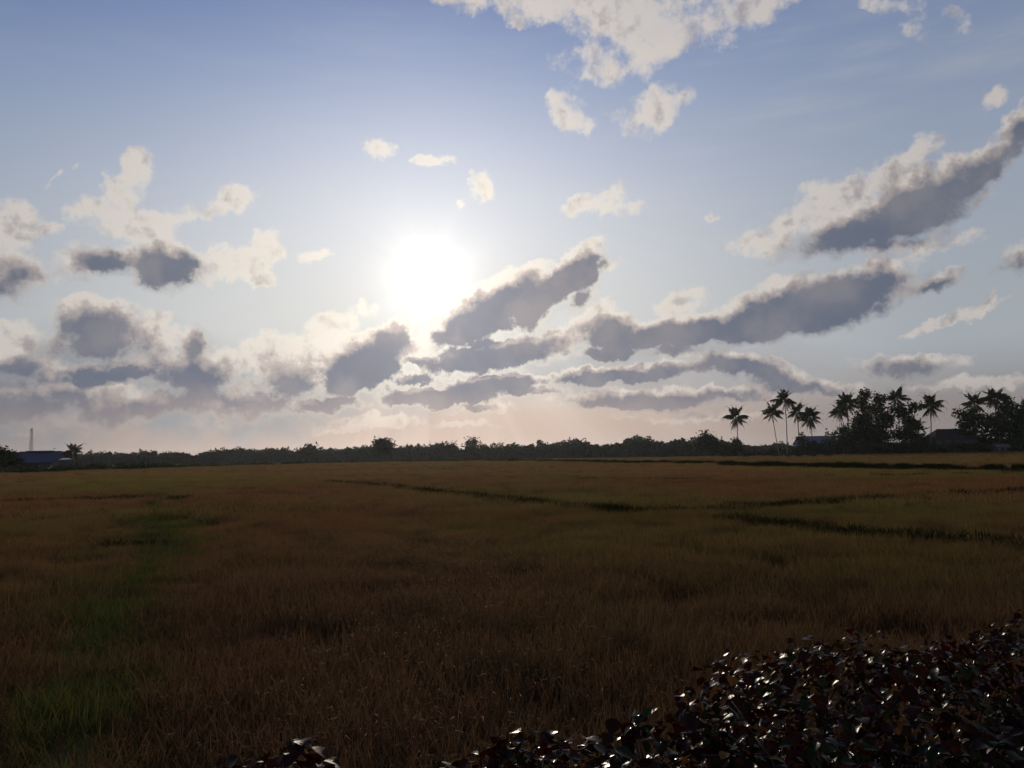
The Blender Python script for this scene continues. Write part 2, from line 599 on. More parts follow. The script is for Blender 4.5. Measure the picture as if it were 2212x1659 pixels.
gm, t = material('field soil')
p = wpos(t)
c = t.mix(t.noise(p, .06, 4), (.085, .058, .036), (.13, .088, .05))
c = t.mix(t.mul(t.smooth(t.noise(p, .9, 6, .65), .4, .7), .6), c, (.07, .058, .028))
c = t.mix(t.mul(t.smooth(t.noise(p, .02, 3), .45, .6), .5), c, (.085, .085, .03))
finish(t, pbsdf(t, c, 1.0, .0, bump(t, t.noise(p, 5, 6), .05)))
GR = 3000
n = 60
xs = np.concatenate([-np.geomspace(GR, 3, n), np.geomspace(3, GR, n)])
gx, gy = np.meshgrid(xs, xs)
gz = np.zeros_like(gx)
k = len(xs)
i0 = np.arange(k * k).reshape(k, k)
gf = np.stack([i0[:-1, :-1], i0[:-1, 1:], i0[1:, 1:], i0[1:, :-1]], -1).reshape(-1, 4)
g = obj('ground', mesh_np('ground', np.stack([gx, gy, gz], -1).reshape(-1, 3), gf, gm))
g['kind'] = 'structure'

# lines of the place, on the plane of the rice tops
EDGE_LINE = [pt(-400, 1036), pt(0, 1023), pt(300, 1012.5), pt(553, 1004.5), pt(830, 998), pt(1106, 995.2)]
BANK_LINE = [pt(1106, 995.2), pt(1440, 1000.5), pt(1769, 1008), pt(2212, 1015.5), pt(2700, 1027)]
PATH_LINE = [(-2.9, 3.6), (-3.9, 6.6), (-5.0, 9.4), (-7.2, 14.6), (-11.2, 25), (-21, 46), (-27, 62)]
BUND_LINES = [
    [pt(700, 1036), pt(860, 1046), pt(1014, 1064), pt(1306, 1087), pt(1330, 1092), pt(1620, 1088)],
    [pt(1600, 1082), pt(1880, 1068), pt(2212, 1051), pt(2420, 1042)],
    [pt(1560, 1108), pt(1720, 1122), pt(1900, 1139), pt(2212, 1161), pt(2500, 1180)],
    [pt(-150, 1156), pt(0, 1153), pt(270, 1151), pt(330, 1148)],
    [pt(-100, 1081), pt(400, 1066), pt(640, 1061)],
    [pt(1250, 1030), pt(1420, 1033), pt(1500, 1031)],
    [pt(1900, 1023), pt(2100, 1020), pt(2300, 1019)],
]


def seg_dist(P, line):
    """Distance of every point in P (n,2) to a polyline, and the place along it."""
    best = np.full(len(P), 1e9)
    for a, b in zip(line[:-1], line[1:]):
        a, b = np.array(a), np.array(b)
        d = b - a
        tt = np.clip(((P - a) @ d) / (d @ d), 0, 1)
        best = np.minimum(best, np.linalg.norm(P - (a + tt[:, None] * d), axis=1))
    return best


def along(line, step):
    out = []
    for a, b in zip(line[:-1], line[1:]):
        a, b = np.array(a), np.array(b)
        L = np.linalg.norm(b - a)
        for s in np.arange(0, L, step):
            out.append(a + (b - a) * s / L)
    return np.array(out)


# far side of the field, as seen from above: forward limit for each column
FAR = EDGE_LINE[:-1] + BANK_LINE
FAR_AZ = np.array([q[0] / q[1] for q in FAR])
FAR_Y = np.array([q[1] for q in FAR])


def beyond(P):
    """True for points past the far edge of the near paddy."""
    return P[:, 1] > np.interp(P[:, 0] / np.maximum(P[:, 1], .1), FAR_AZ, FAR_Y)


# value noise used to place plants
_tab = npr.random((256, 256))


def vnoise(x, y):
    xi, yi = np.floor(x).astype(int), np.floor(y).astype(int)
    fx, fy = x - xi, y - yi
    fx, fy = fx * fx * (3 - 2 * fx), fy * fy * (3 - 2 * fy)
    g = lambda a, b: _tab[a % 256, b % 256]
    return (g(xi, yi) * (1 - fx) + g(xi + 1, yi) * fx) * (1 - fy) + (g(xi, yi + 1) * (1 - fx) + g(xi + 1, yi + 1) * fx) * fy


def fbm(x, y, o=3):
    s, a, tot = 0, 1, 0
    for i in range(o):
        s = s + a * vnoise(x * 2 ** i + 17 * i, y * 2 ** i + 5 * i)
        tot += a
        a *= .5
    return s / tot


# earth bank (dike) along the far side of the paddy, and the path bund: real ridges of soil
def ridge(name, line, w, h, mat, step=2.5):
    pts = along(line, step)
    vs, fs = [], []
    for i, q in enumerate(pts):
        d = pts[min(i + 1, len(pts) - 1)] - pts[max(i - 1, 0)]
        d = d / np.linalg.norm(d)
        nrm = np.array((-d[1], d[0]))
        hh = h * (.8 + .4 * fbm(np.array([q[0] * .15]), np.array([q[1] * .15]))[0])
        for s, z in ((-1, -.3), (-.75, .25 * hh), (-.42, .9 * hh), (0, hh), (.42, .88 * hh), (.75, .22 * hh), (1, -.3)):
            jig = .12 * w * (rnd.random() - .5)
            vs.append((q[0] + nrm[0] * (s * w / 2 + jig), q[1] + nrm[1] * (s * w / 2 + jig), z))
    for i in range(len(pts) - 1):
        for k in range(6):
            fs.append((i * 7 + k, i * 7 + k + 1, (i + 1) * 7 + k + 1, (i + 1) * 7 + k))
    o = obj(name, mesh_np(name, vs, fs, mat, smooth=True))
    o['kind'] = 'structure'
    return o


ridge('earth_bank', BANK_LINE, 3.4, .82, M['mud'])
ridge('footpath', PATH_LINE, 1.3, .22, M['mud'], 1.0)
for L in BUND_LINES:
    ridge('field_bund', L, .9, .3, M['mud'], 2.0)

# ------------------------------------------------------------------ rice and grass
def rice_mat(name, tones, trans, spec, rough, crop=True):
    mt, t = material(name)
    p = wpos(t)
    big = t.noise(p, .035, 4, .55)
    med = t.noise(p, .28, 4, .6)
    isl = t.n('ShaderNodeNewGeometry').outputs['Random Per Island']
    mp = t.n('ShaderNodeMapping')
    t.put(mp.inputs['Vector'], p)
    mp.inputs['Scale'].default_value = (.35, 1, 1)
    band = t.noise(mp.outputs[0], .05, 4, .6)
    c = t.mix(t.smooth(big, .40, .62), tones[0], tones[1])
    c = t.mix(t.mul(t.smooth(band, .48, .62), .5), c, t.mix(1.0, c, (.62, .70, .62), 'MULTIPLY'))
    c = t.mix(t.mul(t.smooth(med, .5, .72), .7), c, tones[2])
    c = t.mix(t.mul(t.smooth(t.noise(p, .11, 3), .58, .7), .55), c, tones[3])
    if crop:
        # shade of plant gaps painted in nearby, lit canopy tops painted paler far out
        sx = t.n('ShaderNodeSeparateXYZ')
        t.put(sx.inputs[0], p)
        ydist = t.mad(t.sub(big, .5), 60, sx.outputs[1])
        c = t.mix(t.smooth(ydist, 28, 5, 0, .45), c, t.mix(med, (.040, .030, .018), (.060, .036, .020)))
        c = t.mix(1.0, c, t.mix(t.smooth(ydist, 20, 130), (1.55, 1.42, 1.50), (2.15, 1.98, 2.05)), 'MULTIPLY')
    c = t.mix(t.mul(t.smooth(t.noise(p, .55, 5, .65), .52, .64), .62), c, (.045, .036, .020))
    c = t.mix(t.mul(isl, .6), c, t.mix(1.0, c, (.45, .5, .5), 'MULTIPLY'))
    b = pbsdf(t, c, rough, spec)
    tr = t.n('ShaderNodeBsdfTranslucent')
    t.put(tr.inputs['Color'], c)
    ms = t.n('ShaderNodeMixShader')
    ms.inputs[0].default_value = trans
    t.t.links.new(b, ms.inputs[1])
    t.t.links.new(tr.outputs[0], ms.inputs[2])
    finish(t, ms.outputs[0])
    return mt


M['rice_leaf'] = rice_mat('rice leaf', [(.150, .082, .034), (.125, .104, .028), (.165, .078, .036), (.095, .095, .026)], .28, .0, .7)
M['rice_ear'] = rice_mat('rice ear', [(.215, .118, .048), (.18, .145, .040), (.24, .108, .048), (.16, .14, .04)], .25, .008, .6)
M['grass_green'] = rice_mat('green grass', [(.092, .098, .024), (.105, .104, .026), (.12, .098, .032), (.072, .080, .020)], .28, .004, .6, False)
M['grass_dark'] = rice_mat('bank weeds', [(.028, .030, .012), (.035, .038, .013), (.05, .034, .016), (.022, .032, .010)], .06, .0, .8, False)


def blade_patch(name, n, rad, h0, h1, w0, w1, mats, ear=.4, lean=.35, seed=0, droop=.3, flat=1.0):
    """A round tuft of n curved blades, each three pieces tall; some end in a bent ear."""
    g = np.random.default_rng(seed)
    r = rad * np.sqrt(g.random(n)) ** (1 / flat)
    a = g.random(n) * 2 * np.pi
    base = np.stack([r * np.cos(a), r * np.sin(a), np.full(n, -.02)], -1)
    h = h0 + (h1 - h0) * g.random(n)
    la = g.random(n) * 2 * np.pi
    lm = lean * g.random(n) ** .7
    L = np.stack([np.cos(la), np.sin(la)], -1) * (lm * h)[:, None]
    wa = g.random(n) * np.pi
    wd = (w0 + (w1 - w0) * g.random(n))
    W = np.stack([np.cos(wa), np.sin(wa), np.zeros(n)], -1) * (wd / 2)[:, None]
    is_ear = g.random(n) < ear
    dr = np.where(is_ear, droop * (.7 + .6 * g.random(n)), droop * .35 * g.random(n))

    def at(s):
        q = base.copy()
        q[:, :2] += L * (s ** 1.8)
        q[:, 2] += h * (s - dr * max(0, s - .6) ** 2 * 5.5)
        return q
    rows = [at(s) for s in (0, .5, .82, 1.0)]
    k = [.7, 1.0, .8, .08]
    wk = np.where(is_ear, 1.5, 1.0)[:, None]
    vs = np.stack([rows[0] - W * k[0], rows[0] + W * k[0], rows[1] - W * k[1], rows[1] + W * k[1],
                   rows[2] - W * k[2] * wk, rows[2] + W * k[2] * wk, rows[3] - W * k[3], rows[3] + W * k[3]], 1).reshape(-1, 3)
    o = (np.arange(n) * 8)[:, None]
    fs = np.concatenate([o + np.array([[0, 1, 3, 2]]), o + np.array([[2, 3, 5, 4]]), o + np.array([[4, 5, 7, 6]])])
    mi = np.concatenate([np.zeros(n), np.zeros(n), is_ear.astype(int)])
    me = mesh_np(name, vs, fs, mats, mi)
    return me


PROTO = {}


def protos(key, meshes):
    c = bpy.data.collections.new(key)
    for me in meshes:
        o = bpy.data.objects.new(me.name, me)
        c.objects.link(o)
    PROTO[key] = c
    return c


def scatter(name, key, P, rot, scl, idx, kind='stuff'):
    """One object whose geometry nodes set a tuft on every point."""
    me = bpy.data.meshes.new(name)
    me.vertices.add(len(P))
    me.vertices.foreach_set('co', np.asarray(P, dtype=np.float32).ravel())
    for nm, ty, dat, field in (('rot', 'FLOAT_VECTOR', rot, 'vector'), ('scl', 'FLOAT_VECTOR', scl, 'vector'), ('idx', 'INT', idx, 'value')):
        at = me.attributes.new(nm, ty, 'POINT')
        at.data.foreach_set(field, np.asarray(dat, dtype=np.int32 if ty == 'INT' else np.float32).ravel())
    o = obj(name, me)
    ng = bpy.data.node_groups.new(name + '_scatter', 'GeometryNodeTree')
    ng.interface.new_socket('Geometry', in_out='INPUT', socket_type='NodeSocketGeometry')
    ng.interface.new_socket('Geometry', in_out='OUTPUT', socket_type='NodeSocketGeometry')
    N = ng.nodes.new
    gi, go = N('NodeGroupInput'), N('NodeGroupOutput')
    ci = N('GeometryNodeCollectionInfo')
    ci.inputs['Collection'].default_value = PROTO[key]
    ci.inputs['Separate Children'].default_value = True
    ci.inputs['Reset Children'].default_value = True
    ip = N('GeometryNodeInstanceOnPoints')
    ip.inputs['Pick Instance'].default_value = True

    def attr(nm, ty):
        a = N('GeometryNodeInputNamedAttribute')
        a.data_type = ty
        a.inputs['Name'].default_value = nm
        return a.outputs[0]
    lk = ng.links.new
    lk(gi.outputs[0], ip.inputs['Points'])
    lk(ci.outputs[0], ip.inputs['Instance'])
    lk(attr('idx', 'INT'), ip.inputs['Instance Index'])
    lk(attr('rot', 'FLOAT_VECTOR'), ip.inputs['Rotation'])
    lk(attr('scl', 'FLOAT_VECTOR'), ip.inputs['Scale'])
    lk(ip.outputs[0], go.inputs[0])
    md = o.modifiers.new('scatter', 'NODES')
    md.node_group = ng
    o['kind'] = kind
    return o


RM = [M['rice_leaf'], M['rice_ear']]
GM = [M['grass_green'], M['grass_green']]
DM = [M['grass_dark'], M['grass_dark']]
NV = 4
protos('rice_near', [blade_patch('rice_tuft', 560, .75, .46, .74, .0045, .009, RM, .5, .5, 10 + i) for i in range(NV)])
protos('rice_mid', [blade_patch('rice_tuft', 1500, 2.4, .50, .84, .014, .028, RM, .5, .45, 20 + i) for i in range(NV)])
protos('rice_far', [blade_patch('rice_tuft', 3000, 6.0, .50, .84, .035, .07, RM, .5, .5, 30 + i) for i in range(NV)])
protos('grass_near', [blade_patch('grass_tuft', 420, .6, .22, .55, .005, .010, GM, .1, .7, 40 + i, .5) for i in range(NV)])
protos('grass_far', [blade_patch('grass_tuft', 260, 1.0, .35, .75, .012, .03, GM, .1, .6, 50 + i, .4) for i in range(NV)])
protos('weed', [blade_patch('weed_tuft', 380, .65, .3, .85, .02, .05, DM, .2, .7, 60 + i, .4) for i in range(NV)])


def grid_pts(y0, y1, step, slope=.74, side=7):
    xs = np.arange(-(slope * y1 + side), slope * y1 + side, step)
    ys = np.arange(y0, y1, step)
    gx, gy = np.meshgrid(xs, ys)
    P = np.stack([gx.ravel(), gy.ravel()], -1)
    P += (npr.random(P.shape) - .5) * step
    return P[(np.abs(P[:, 0]) < slope * P[:, 1] + side) & (P[:, 1] >= y0) & (P[:, 1] < y1)]


def lay(name, key, P, zs, tilt=.06):
    n = len(P)
    rot = np.stack([(npr.random(n) - .5) * 2 * tilt, (npr.random(n) - .5) * 2 * tilt, npr.random(n) * 6.283], -1)
    scl = np.stack([np.ones(n), np.ones(n), zs], -1)
    return scatter(name, key, np.stack([P[:, 0], P[:, 1], np.zeros(n)], -1), rot, scl, npr.integers(0, NV, n))


def hts(P):
    """Uneven stand: hollows where the rice lies lower, swells where it stands tall."""
    h = .74 + .42 * fbm(P[:, 0] * .16, P[:, 1] * .16) + .28 * (vnoise(P[:, 0] * .9, P[:, 1] * .9) - .5)
    return np.clip(h, .45, 1.2)


DP = seg_dist
near_lim, mid_lim = 34, 120
P = grid_pts(2.5, near_lim, .68)
dpath = DP(P, PATH_LINE)
gap = fbm(P[:, 0] * .35 + 40, P[:, 1] * .35)
keep = (dpath > .62) & (gap > .26)
for L in BUND_LINES:
    keep &= DP(P, L) > .38
lay('rice_crop', 'rice_near', P[keep], hts(P[keep]) * np.where(dpath[keep] < 2.2, .8, 1.0))
P = grid_pts(near_lim - 1, mid_lim, 2.1)
keep = (DP(P, PATH_LINE) > 1.6) & ~beyond(P)
for L in BUND_LINES:
    keep &= DP(P, L) > .7
lay('rice_crop', 'rice_mid', P[keep], hts(P[keep]))
P = grid_pts(mid_lim - 3, 300, 5.4)
keep = ~beyond(P + np.array([0, 4.0]))
lay('rice_crop', 'rice_far', P[keep], hts(P[keep]))
# the second paddy behind the bank: lower stubble
P = grid_pts(60, 340, 5.4)
keep = beyond(P - np.array([0, 6.0])) & (P[:, 0] > -.06 * P[:, 1])
lay('stubble', 'rice_far', P[keep], hts(P[keep]) * .45)

# lush grass on the footpath and where it thins out into the crop on the left
P = np.concatenate([q + (npr.random((14, 2)) - .5) * 1.5 for q in along(PATH_LINE, .8)])
P = P[P[:, 1] < 40]
d = DP(P, PATH_LINE)
keep = npr.random(len(P)) < np.clip(1.25 - d / .8, 0, 1)
lay('path_grass', 'grass_near', P[keep], .5 + .45 * npr.random(keep.sum()), .2)
P = np.concatenate([q + (npr.random((3, 2)) - .5) * 2.6 for q in along(PATH_LINE[4:], 1.7)])
lay('path_grass', 'grass_far', P, .62 + .3 * npr.random(len(P)), .15)
P = grid_pts(2.5, 24, .8)
d = DP(P, PATH_LINE)
keep = (P[:, 0] < -.5) & (npr.random(len(P)) < .38 * np.exp(-d / .7) + .04) & (fbm(P[:, 0] * .4, P[:, 1] * .4 + 9) > .42)
lay('path_grass', 'grass_near', P[keep], .9 + .5 * npr.random(keep.sum()), .15)

# dark tufts along the bunds, standing a little above the rice
P, Z = [], []
for i, L in enumerate(BUND_LINES):
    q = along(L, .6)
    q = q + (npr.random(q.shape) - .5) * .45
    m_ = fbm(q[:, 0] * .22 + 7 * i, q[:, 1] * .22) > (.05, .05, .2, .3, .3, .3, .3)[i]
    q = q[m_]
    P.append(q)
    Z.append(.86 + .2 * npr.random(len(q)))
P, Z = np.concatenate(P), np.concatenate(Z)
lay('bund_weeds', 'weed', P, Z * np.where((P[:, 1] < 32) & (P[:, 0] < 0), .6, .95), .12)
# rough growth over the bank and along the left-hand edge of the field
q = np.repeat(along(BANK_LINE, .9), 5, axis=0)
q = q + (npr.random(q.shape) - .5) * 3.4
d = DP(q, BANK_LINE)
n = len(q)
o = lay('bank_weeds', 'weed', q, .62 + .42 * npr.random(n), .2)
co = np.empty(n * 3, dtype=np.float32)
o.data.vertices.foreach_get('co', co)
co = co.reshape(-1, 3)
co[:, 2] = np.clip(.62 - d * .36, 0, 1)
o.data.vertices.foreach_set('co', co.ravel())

# ------------------------------------------------------------------ trees
def HOR(X):
    return CY + FPX * math.tan(PITCH) - (X - CX) * math.tan(ROLL)


def place(X, Y, D):
    """The point at forward distance D that shows at X, Y."""
    d = pdir(X, Y)
    return Vector((0, 0, CAM_H)) + d * (D / d.y)


def leaf_cards(points, size, g, up=.25):
    """Bent leaf sprays (two faces each) at the points."""
    n = len(points)
    a = g.normal(size=(n, 3))
    a /= np.linalg.norm(a, axis=1)[:, None]
    b = g.normal(size=(n, 3))
    b[:, 2] *= .6
    b -= a * (a * b).sum(1)[:, None]
    b /= np.linalg.norm(b, axis=1)[:, None]
    s = size * (.55 + .9 * g.random(n))[:, None]
    a, b = a * s * .5, b * s * .8
    nrm = np.cross(a, b) / s
    p = points
    vs = np.stack([p - b, p + a * .8 - nrm * .2, p + b, p - a * .8 - nrm * .2], 1).reshape(-1, 3)
    o = (np.arange(n) * 4)[:, None]
    fs = np.concatenate([o + np.array([[0, 1, 2]]), o + np.array([[0, 2, 3]])])
    return vs, fs


def lobes_points(lobes, n, g):
    """n points in a set of ellipsoid lobes, thick near the skin, broken into clumps."""
    vol = np.array([(l[3] * l[4] * l[5]) ** .72 for l in lobes])
    ks = g.choice(len(lobes), n, p=vol / vol.sum())
    L = np.array(lobes)[ks]
    d = g.normal(size=(n, 3))
    d /= np.linalg.norm(d, axis=1)[:, None]
    f = 3.2
    bump_ = (np.sin(d[:, 0] * f * 2.1 + ks) * np.cos(d[:, 1] * f * 1.7 + 2 * ks) + np.sin(d[:, 2] * f * 2.3 + 3 * ks)) * .13
    r = g.random(n) ** .33 * (1 + bump_)
    return L[:, :3] + d * r[:, None] * L[:, 3:]


def crown_mesh(name, lobes, n, size, mat, seed):
    g = np.random.default_rng(seed)
    pts = lobes_points(lobes, n, g)
    # clumping: pull leaves toward clump centres so that gaps open between them
    nc = max(12, n // 45)
    cen = lobes_points(lobes, nc, g)
    idx = g.integers(0, nc, n)
    near = np.linalg.norm(pts - cen[idx], axis=1)
    m_ = g.random(n) < .55
    sp = size * 1.6
    pts[m_] = cen[idx[m_]] + g.normal(size=(m_.sum(), 3)) * sp * np.array([1, 1, .7])
    pts[:, 2] = np.maximum(pts[:, 2], .15)
    vs, fs = leaf_cards(pts, size, g)
    return mesh_np(name, vs, fs, mat)


def branch_mesh(lobes, h0, r0, seed, base=(0, 0, 0)):
    """Tapered trunk that forks into limbs reaching the lobes."""
    g = random.Random(seed)
    mb = MB()
    b = Vector(base)
    top = Vector((sum(l[0] for l in lobes) / len(lobes), sum(l[1] for l in lobes) / len(lobes), max(h0, .5)))
    k = [b + (top - b) * s + Vector((g.uniform(-1, 1), g.uniform(-1, 1), 0)) * r0 * .8 * (s > 0) for s in (0, .33, .66, 1)]
    k[0].z = -.3
    mb.tube(k, [r0 * 1.35, r0, r0 * .85, r0 * .7], 8)
    for l in lobes:
        c = Vector(l[:3])
        mid_ = (k[-1] + c) / 2 + Vector((g.uniform(-.5, .5), g.uniform(-.5, .5), .3))
        mb.tube([k[-1] - Vector((0, 0, .3)), mid_, c + Vector((0, 0, l[5] * .5))], [r0 * .55, r0 * .35, r0 * .1], 6)
    return mb


def tree(name, label, cat, X, D, lobes_px, n, size, mat, group=None, seed=1, trunk=.25, base_y=None, hmin=.3):
    """lobes_px: (X, Y, rx, ry) of the masses of the crown as they show; turned into metres at distance D."""
    base = at_dist(X, D)
    t_ = thing(name, label, cat, base, group)
    lobes = []
    g = random.Random(seed)
    for (lx, ly, rx, ry) in lobes_px:
        c = place(lx, ly, D) - base
        k = D / FPX
        lobes.append((c.x, c.y + g.uniform(-.5, .5) * rx * k, c.z, rx * k, max(rx, ry) * k * .9, ry * k))
    zlow = min(l[2] - l[5] for l in lobes)
    obj('trunk', branch_mesh(lobes, max(zlow * 1.05, hmin), trunk, seed).mesh('trunk', M['bark'], True), t_)
    obj('crown', crown_mesh('crown', lobes, n, size, mat, seed), t_)
    return t_


# ---- coconut palms
def frond_mesh(name, L, e0, bend, mat, seed, width=.85, leafs=20, hang=.5):
    """A pinnate frond: arching midrib with two rows of hanging leaflets. Runs along +X from the origin."""
    g = random.Random(seed)
    vs, fs = [], []
    N = 9
    rib, tan = [], []
    p, a = Vector((0, 0, 0)), e0
    for i in range(N + 1):
        rib.append(p.copy())
        d = Vector((math.cos(a), 0, math.sin(a)))
        tan.append(d)
        p = p + d * (L / N)
        a -= bend / N * (.5 + i / N)
    for i in range(N + 1):
        w_ = .07 * (1 - i / (N + 1)) + .012
        up = Vector((-tan[i].z, 0, tan[i].x))
        vs += [rib[i] + Vector((0, -w_, 0)), rib[i] + up * w_ * .7, rib[i] + Vector((0, w_, 0))]
    for i in range(N):
        for k in range(2):
            fs.append((i * 3 + k, i * 3 + k + 1, (i + 1) * 3 + k + 1))
            fs.append((i * 3 + k, (i + 1) * 3 + k + 1, (i + 1) * 3 + k))
    for s in (-1, 1):
        for j in range(leafs):
            u = .14 + .86 * (j + .5 + g.uniform(-.25, .25)) / leafs
            u = min(u, .99)
            x = u * N
            i = min(int(x), N - 1)
            q = rib[i].lerp(rib[i + 1], x - i)
            tg = tan[i]
            ln = width * (math.sin(min(u * 1.15 + .18, 1) * math.pi) ** .6 + .12) * g.uniform(.8, 1.1)
            out_ = (Vector((0, s, 0)) * .8 + tg * (.45 + .6 * u) + Vector((0, 0, -hang * g.uniform(.6, 1.3)))).normalized()
            wv = tg * (.085 + .05 * g.random())
            b = len(vs)
            vs += [q - wv, q + wv, q + out_ * ln * .6 + Vector((0, 0, -.05)) + wv * .7, q + out_ * ln + Vector((0, 0, -.22 * ln))]
            fs += [(b, b + 1, b + 2), (b, b + 2, b + 3)]
    return mesh_np(name, [tuple(v) for v in vs], fs, mat)


FR = {
    'up': [frond_mesh('frond', 4.6, R(e), R(b), M['palm'], 100 + i, 1.0, 24, .5) for i, (e, b) in enumerate(((78, 55), (66, 70), (72, 60)))],
    'out': [frond_mesh('frond', 5.0, R(e), R(b), M['palm'], 110 + i, 1.15, 28, 1.15) for i, (e, b) in enumerate(((42, 118), (26, 105), (52, 130), (12, 90)))],
    'down': [frond_mesh('frond', 4.7, R(e), R(b), M['palm'], 120 + i, 1.1, 24, .8) for i, (e, b) in enumerate(((-8, 60), (-25, 48), (-38, 42)))],
    'dead': [frond_mesh('dry_frond', 4.2, R(e), R(b), M['dead_palm'], 130 + i, .8, 18, .8) for i, (e, b) in enumerate(((-58, 24), (-72, 14), (-66, 20)))],
}
_nb = bmesh.new()
bmesh.ops.create_icosphere(_nb, subdivisions=1, radius=.16)
NUT = bpy.data.meshes.new('coconut')
_nb.to_mesh(NUT)
_nb.free()
NUT.materials.append(M['nut'])


def palm(label, Xb, Xc, Yc, D, scale=1.0, up=6, out=10, down=5, dead=3, nuts=4, group='coconut palms at the far right edge of the fields', seed=1, base_D=None, name='coconut_palm', r0=.2, sway=.35):
    g = random.Random(seed)
    base = at_dist(Xb, D)
    t_ = thing(name, label, 'palm tree', base, group)
    head = place(Xc, Yc, D) - base
    mb = MB()
    pts, rad = [], []
    NS = 14
    for i in range(NS + 1):
        s = i / NS
        q = Vector((head.x * s ** 1.15, head.y * s, head.z * s))
        q.x += sway * math.sin(s * math.pi) * g.uniform(.8, 1.2) * scale
        if i == 0:
            q.z = -.3
        pts.append(q)
        rad.append((r0 * (1.0 - .42 * s) + (.16 if i == 0 else .05 if i == 1 else 0)) * (1 + .04 * (i % 2)))
    mb.tube(pts, rad, 8)
    obj('trunk', mb.mesh('trunk', M['palm_trunk'], True), t_)
    cr = MB()
    cr.tube([head - Vector((0, 0, .5)), head, head + Vector((0, 0, .7))], [r0 * .7, r0 * 1.15, r0 * .4], 8)
    obj('crownshaft', cr.mesh('crownshaft', M['palm_trunk'], True), t_)
    lean = Matrix.Rotation(g.uniform(-.28, .28), 4, 'Y') @ Matrix.Rotation(g.uniform(-.15, .15), 4, 'X')
    az = g.uniform(0, 6.28)
    for kind, cnt in (('up', up), ('out', out), ('down', down), ('dead', dead)):
        for i in range(cnt):
            az += 2.39996 + g.uniform(-.25, .25)
            me = g.choice(FR[kind])
            sc = scale * 1.32 * g.uniform(.85, 1.12)
            mw = Matrix.Translation(head + Vector((0, 0, {'up': .35, 'out': .15, 'down': 0, 'dead': -.15}[kind]))) @ Matrix.Rotation(az, 4, 'Z') @ Matrix.Rotation(g.uniform(-.2, .34), 4, 'Y') @ Matrix.Rotation(g.uniform(-.3, .3), 4, 'X') @ Matrix.Scale(sc, 4)
            obj('dry_frond' if kind == 'dead' else 'frond', me, t_, mw)
    for i in range(nuts):
        a = g.uniform(0, 6.28)
        obj('coconut', NUT, t_, Matrix.Translation(head + Vector((math.cos(a) * .34, math.sin(a) * .34, -.3 - .25 * g.random()))) @ Matrix.Scale(g.uniform(.85, 1.2), 4))
    return t_


palm('coconut palm standing alone left of the palm clump', 1594, 1589, 903, 300, 1.0, 7, 10, 6, 4, seed=3)
palm('leaning coconut palm with thin trunk left of the tallest palm', 1683, 1668, 893, 300, .95, 5, 10, 5, 2, seed=4, r0=.17, sway=-.2)
palm('tallest coconut palm with long bare trunk and upright crown', 1699, 1695, 866, 298, 1.05, 8, 10, 4, 3, seed=5)
palm('coconut palm just right of the tallest palm', 1725, 1721, 892, 302, .95, 6, 9, 5, 3, seed=6)
palm('coconut palm with thick skirt of dead hanging fronds', 1754, 1750, 901, 299, 1.0, 6, 11, 6, 16, seed=7)
palm('slim coconut palm at the left end of the dark grove', 1822, 1814, 889, 306, .95, 4, 10, 7, 3, seed=8, r0=.16)
palm('dense dark coconut palm at the left of the grove', 1832, 1829, 873, 302, 1.05, 10, 12, 8, 5, seed=9)
palm('tallest palm of the grove rising in a narrow point', 1941, 1939, 862, 304, 1.0, 9, 10, 5, 2, seed=10)
palm('spreading coconut palm standing alone right of the grove', 2008, 2010, 878, 296, 1.05, 7, 12, 7, 5, seed=11, r0=.22)
palm('curved coconut palm at the left of the right-hand grove', 2106, 2104, 872, 303, 1.0, 7, 11, 6, 2, seed=12)
palm('coconut palm highest in the right-hand grove', 2149, 2149, 861, 300, 1.05, 8, 12, 7, 4, seed=13)
palm('coconut palm half cut off by the right edge', 2222, 2219, 886, 300, 1.0, 6, 10, 6, 3, seed=14)
palm('short coconut palm beside the blue-roofed shed', 161, 159, 977, 225, .62, 6, 10, 5, 3, group='small palms on the far left', seed=15, r0=.16, sway=.1)
palm('tiny young palm among bushes left of the field', 314, 313, 999, 235, .35, 6, 7, 2, 0, 0, group='small palms on the far left', seed=16, r0=.1, sway=.05)

G1 = 'broadleaf trees in the dark grove on the right'
tree('broadleaf_tree', 'tall ragged dark tree between two palms of the grove', 'tree', 1868, 304,
     [(1866, 850, 12, 13), (1862, 872, 14, 16), (1872, 895, 20, 20), (1864, 920, 26, 22), (1876, 948, 30, 22)], 3400, .75, M['crown_dark'], G1, 21, .4)
tree('broadleaf_tree', 'second ragged tree right behind the tall ragged one', 'tree', 1900, 308,
     [(1903, 866, 13, 15), (1896, 888, 16, 16), (1908, 908, 20, 20), (1900, 938, 30, 24)], 3000, .75, M['crown_dark'], G1, 22, .35)
tree('broadleaf_tree', 'bushy tree under the pointed palm with sky gaps', 'tree', 1958, 302,
     [(1948, 886, 14, 12), (1962, 900, 18, 16), (1974, 880, 8, 14), (1970, 918, 18, 14), (1952, 938, 28, 18), (1985, 945, 18, 12)], 2600, .75, M['crown_dark'], G1, 23, .35)
tree('broadleaf_tree', 'low spreading tree at the left foot of the grove', 'tree', 1832, 299,
     [(1822, 940, 24, 14), (1846, 932, 20, 14), (1812, 958, 28, 14), (1850, 952, 26, 18)], 2200, .7, M['crown_dark'], G1, 24, .3)
G2 = 'broadleaf trees in the grove at the right edge'
tree('broadleaf_tree', 'large dark tree filling the right-hand grove', 'tree', 2120, 298,
     [(2090, 915, 24, 22), (2110, 900, 26, 18), (2085, 945, 26, 22), (2130, 925, 34, 32), (2110, 955, 40, 18), (2078, 895, 12, 10)], 4600, .75, M['crown_dark'], G2, 25, .45)
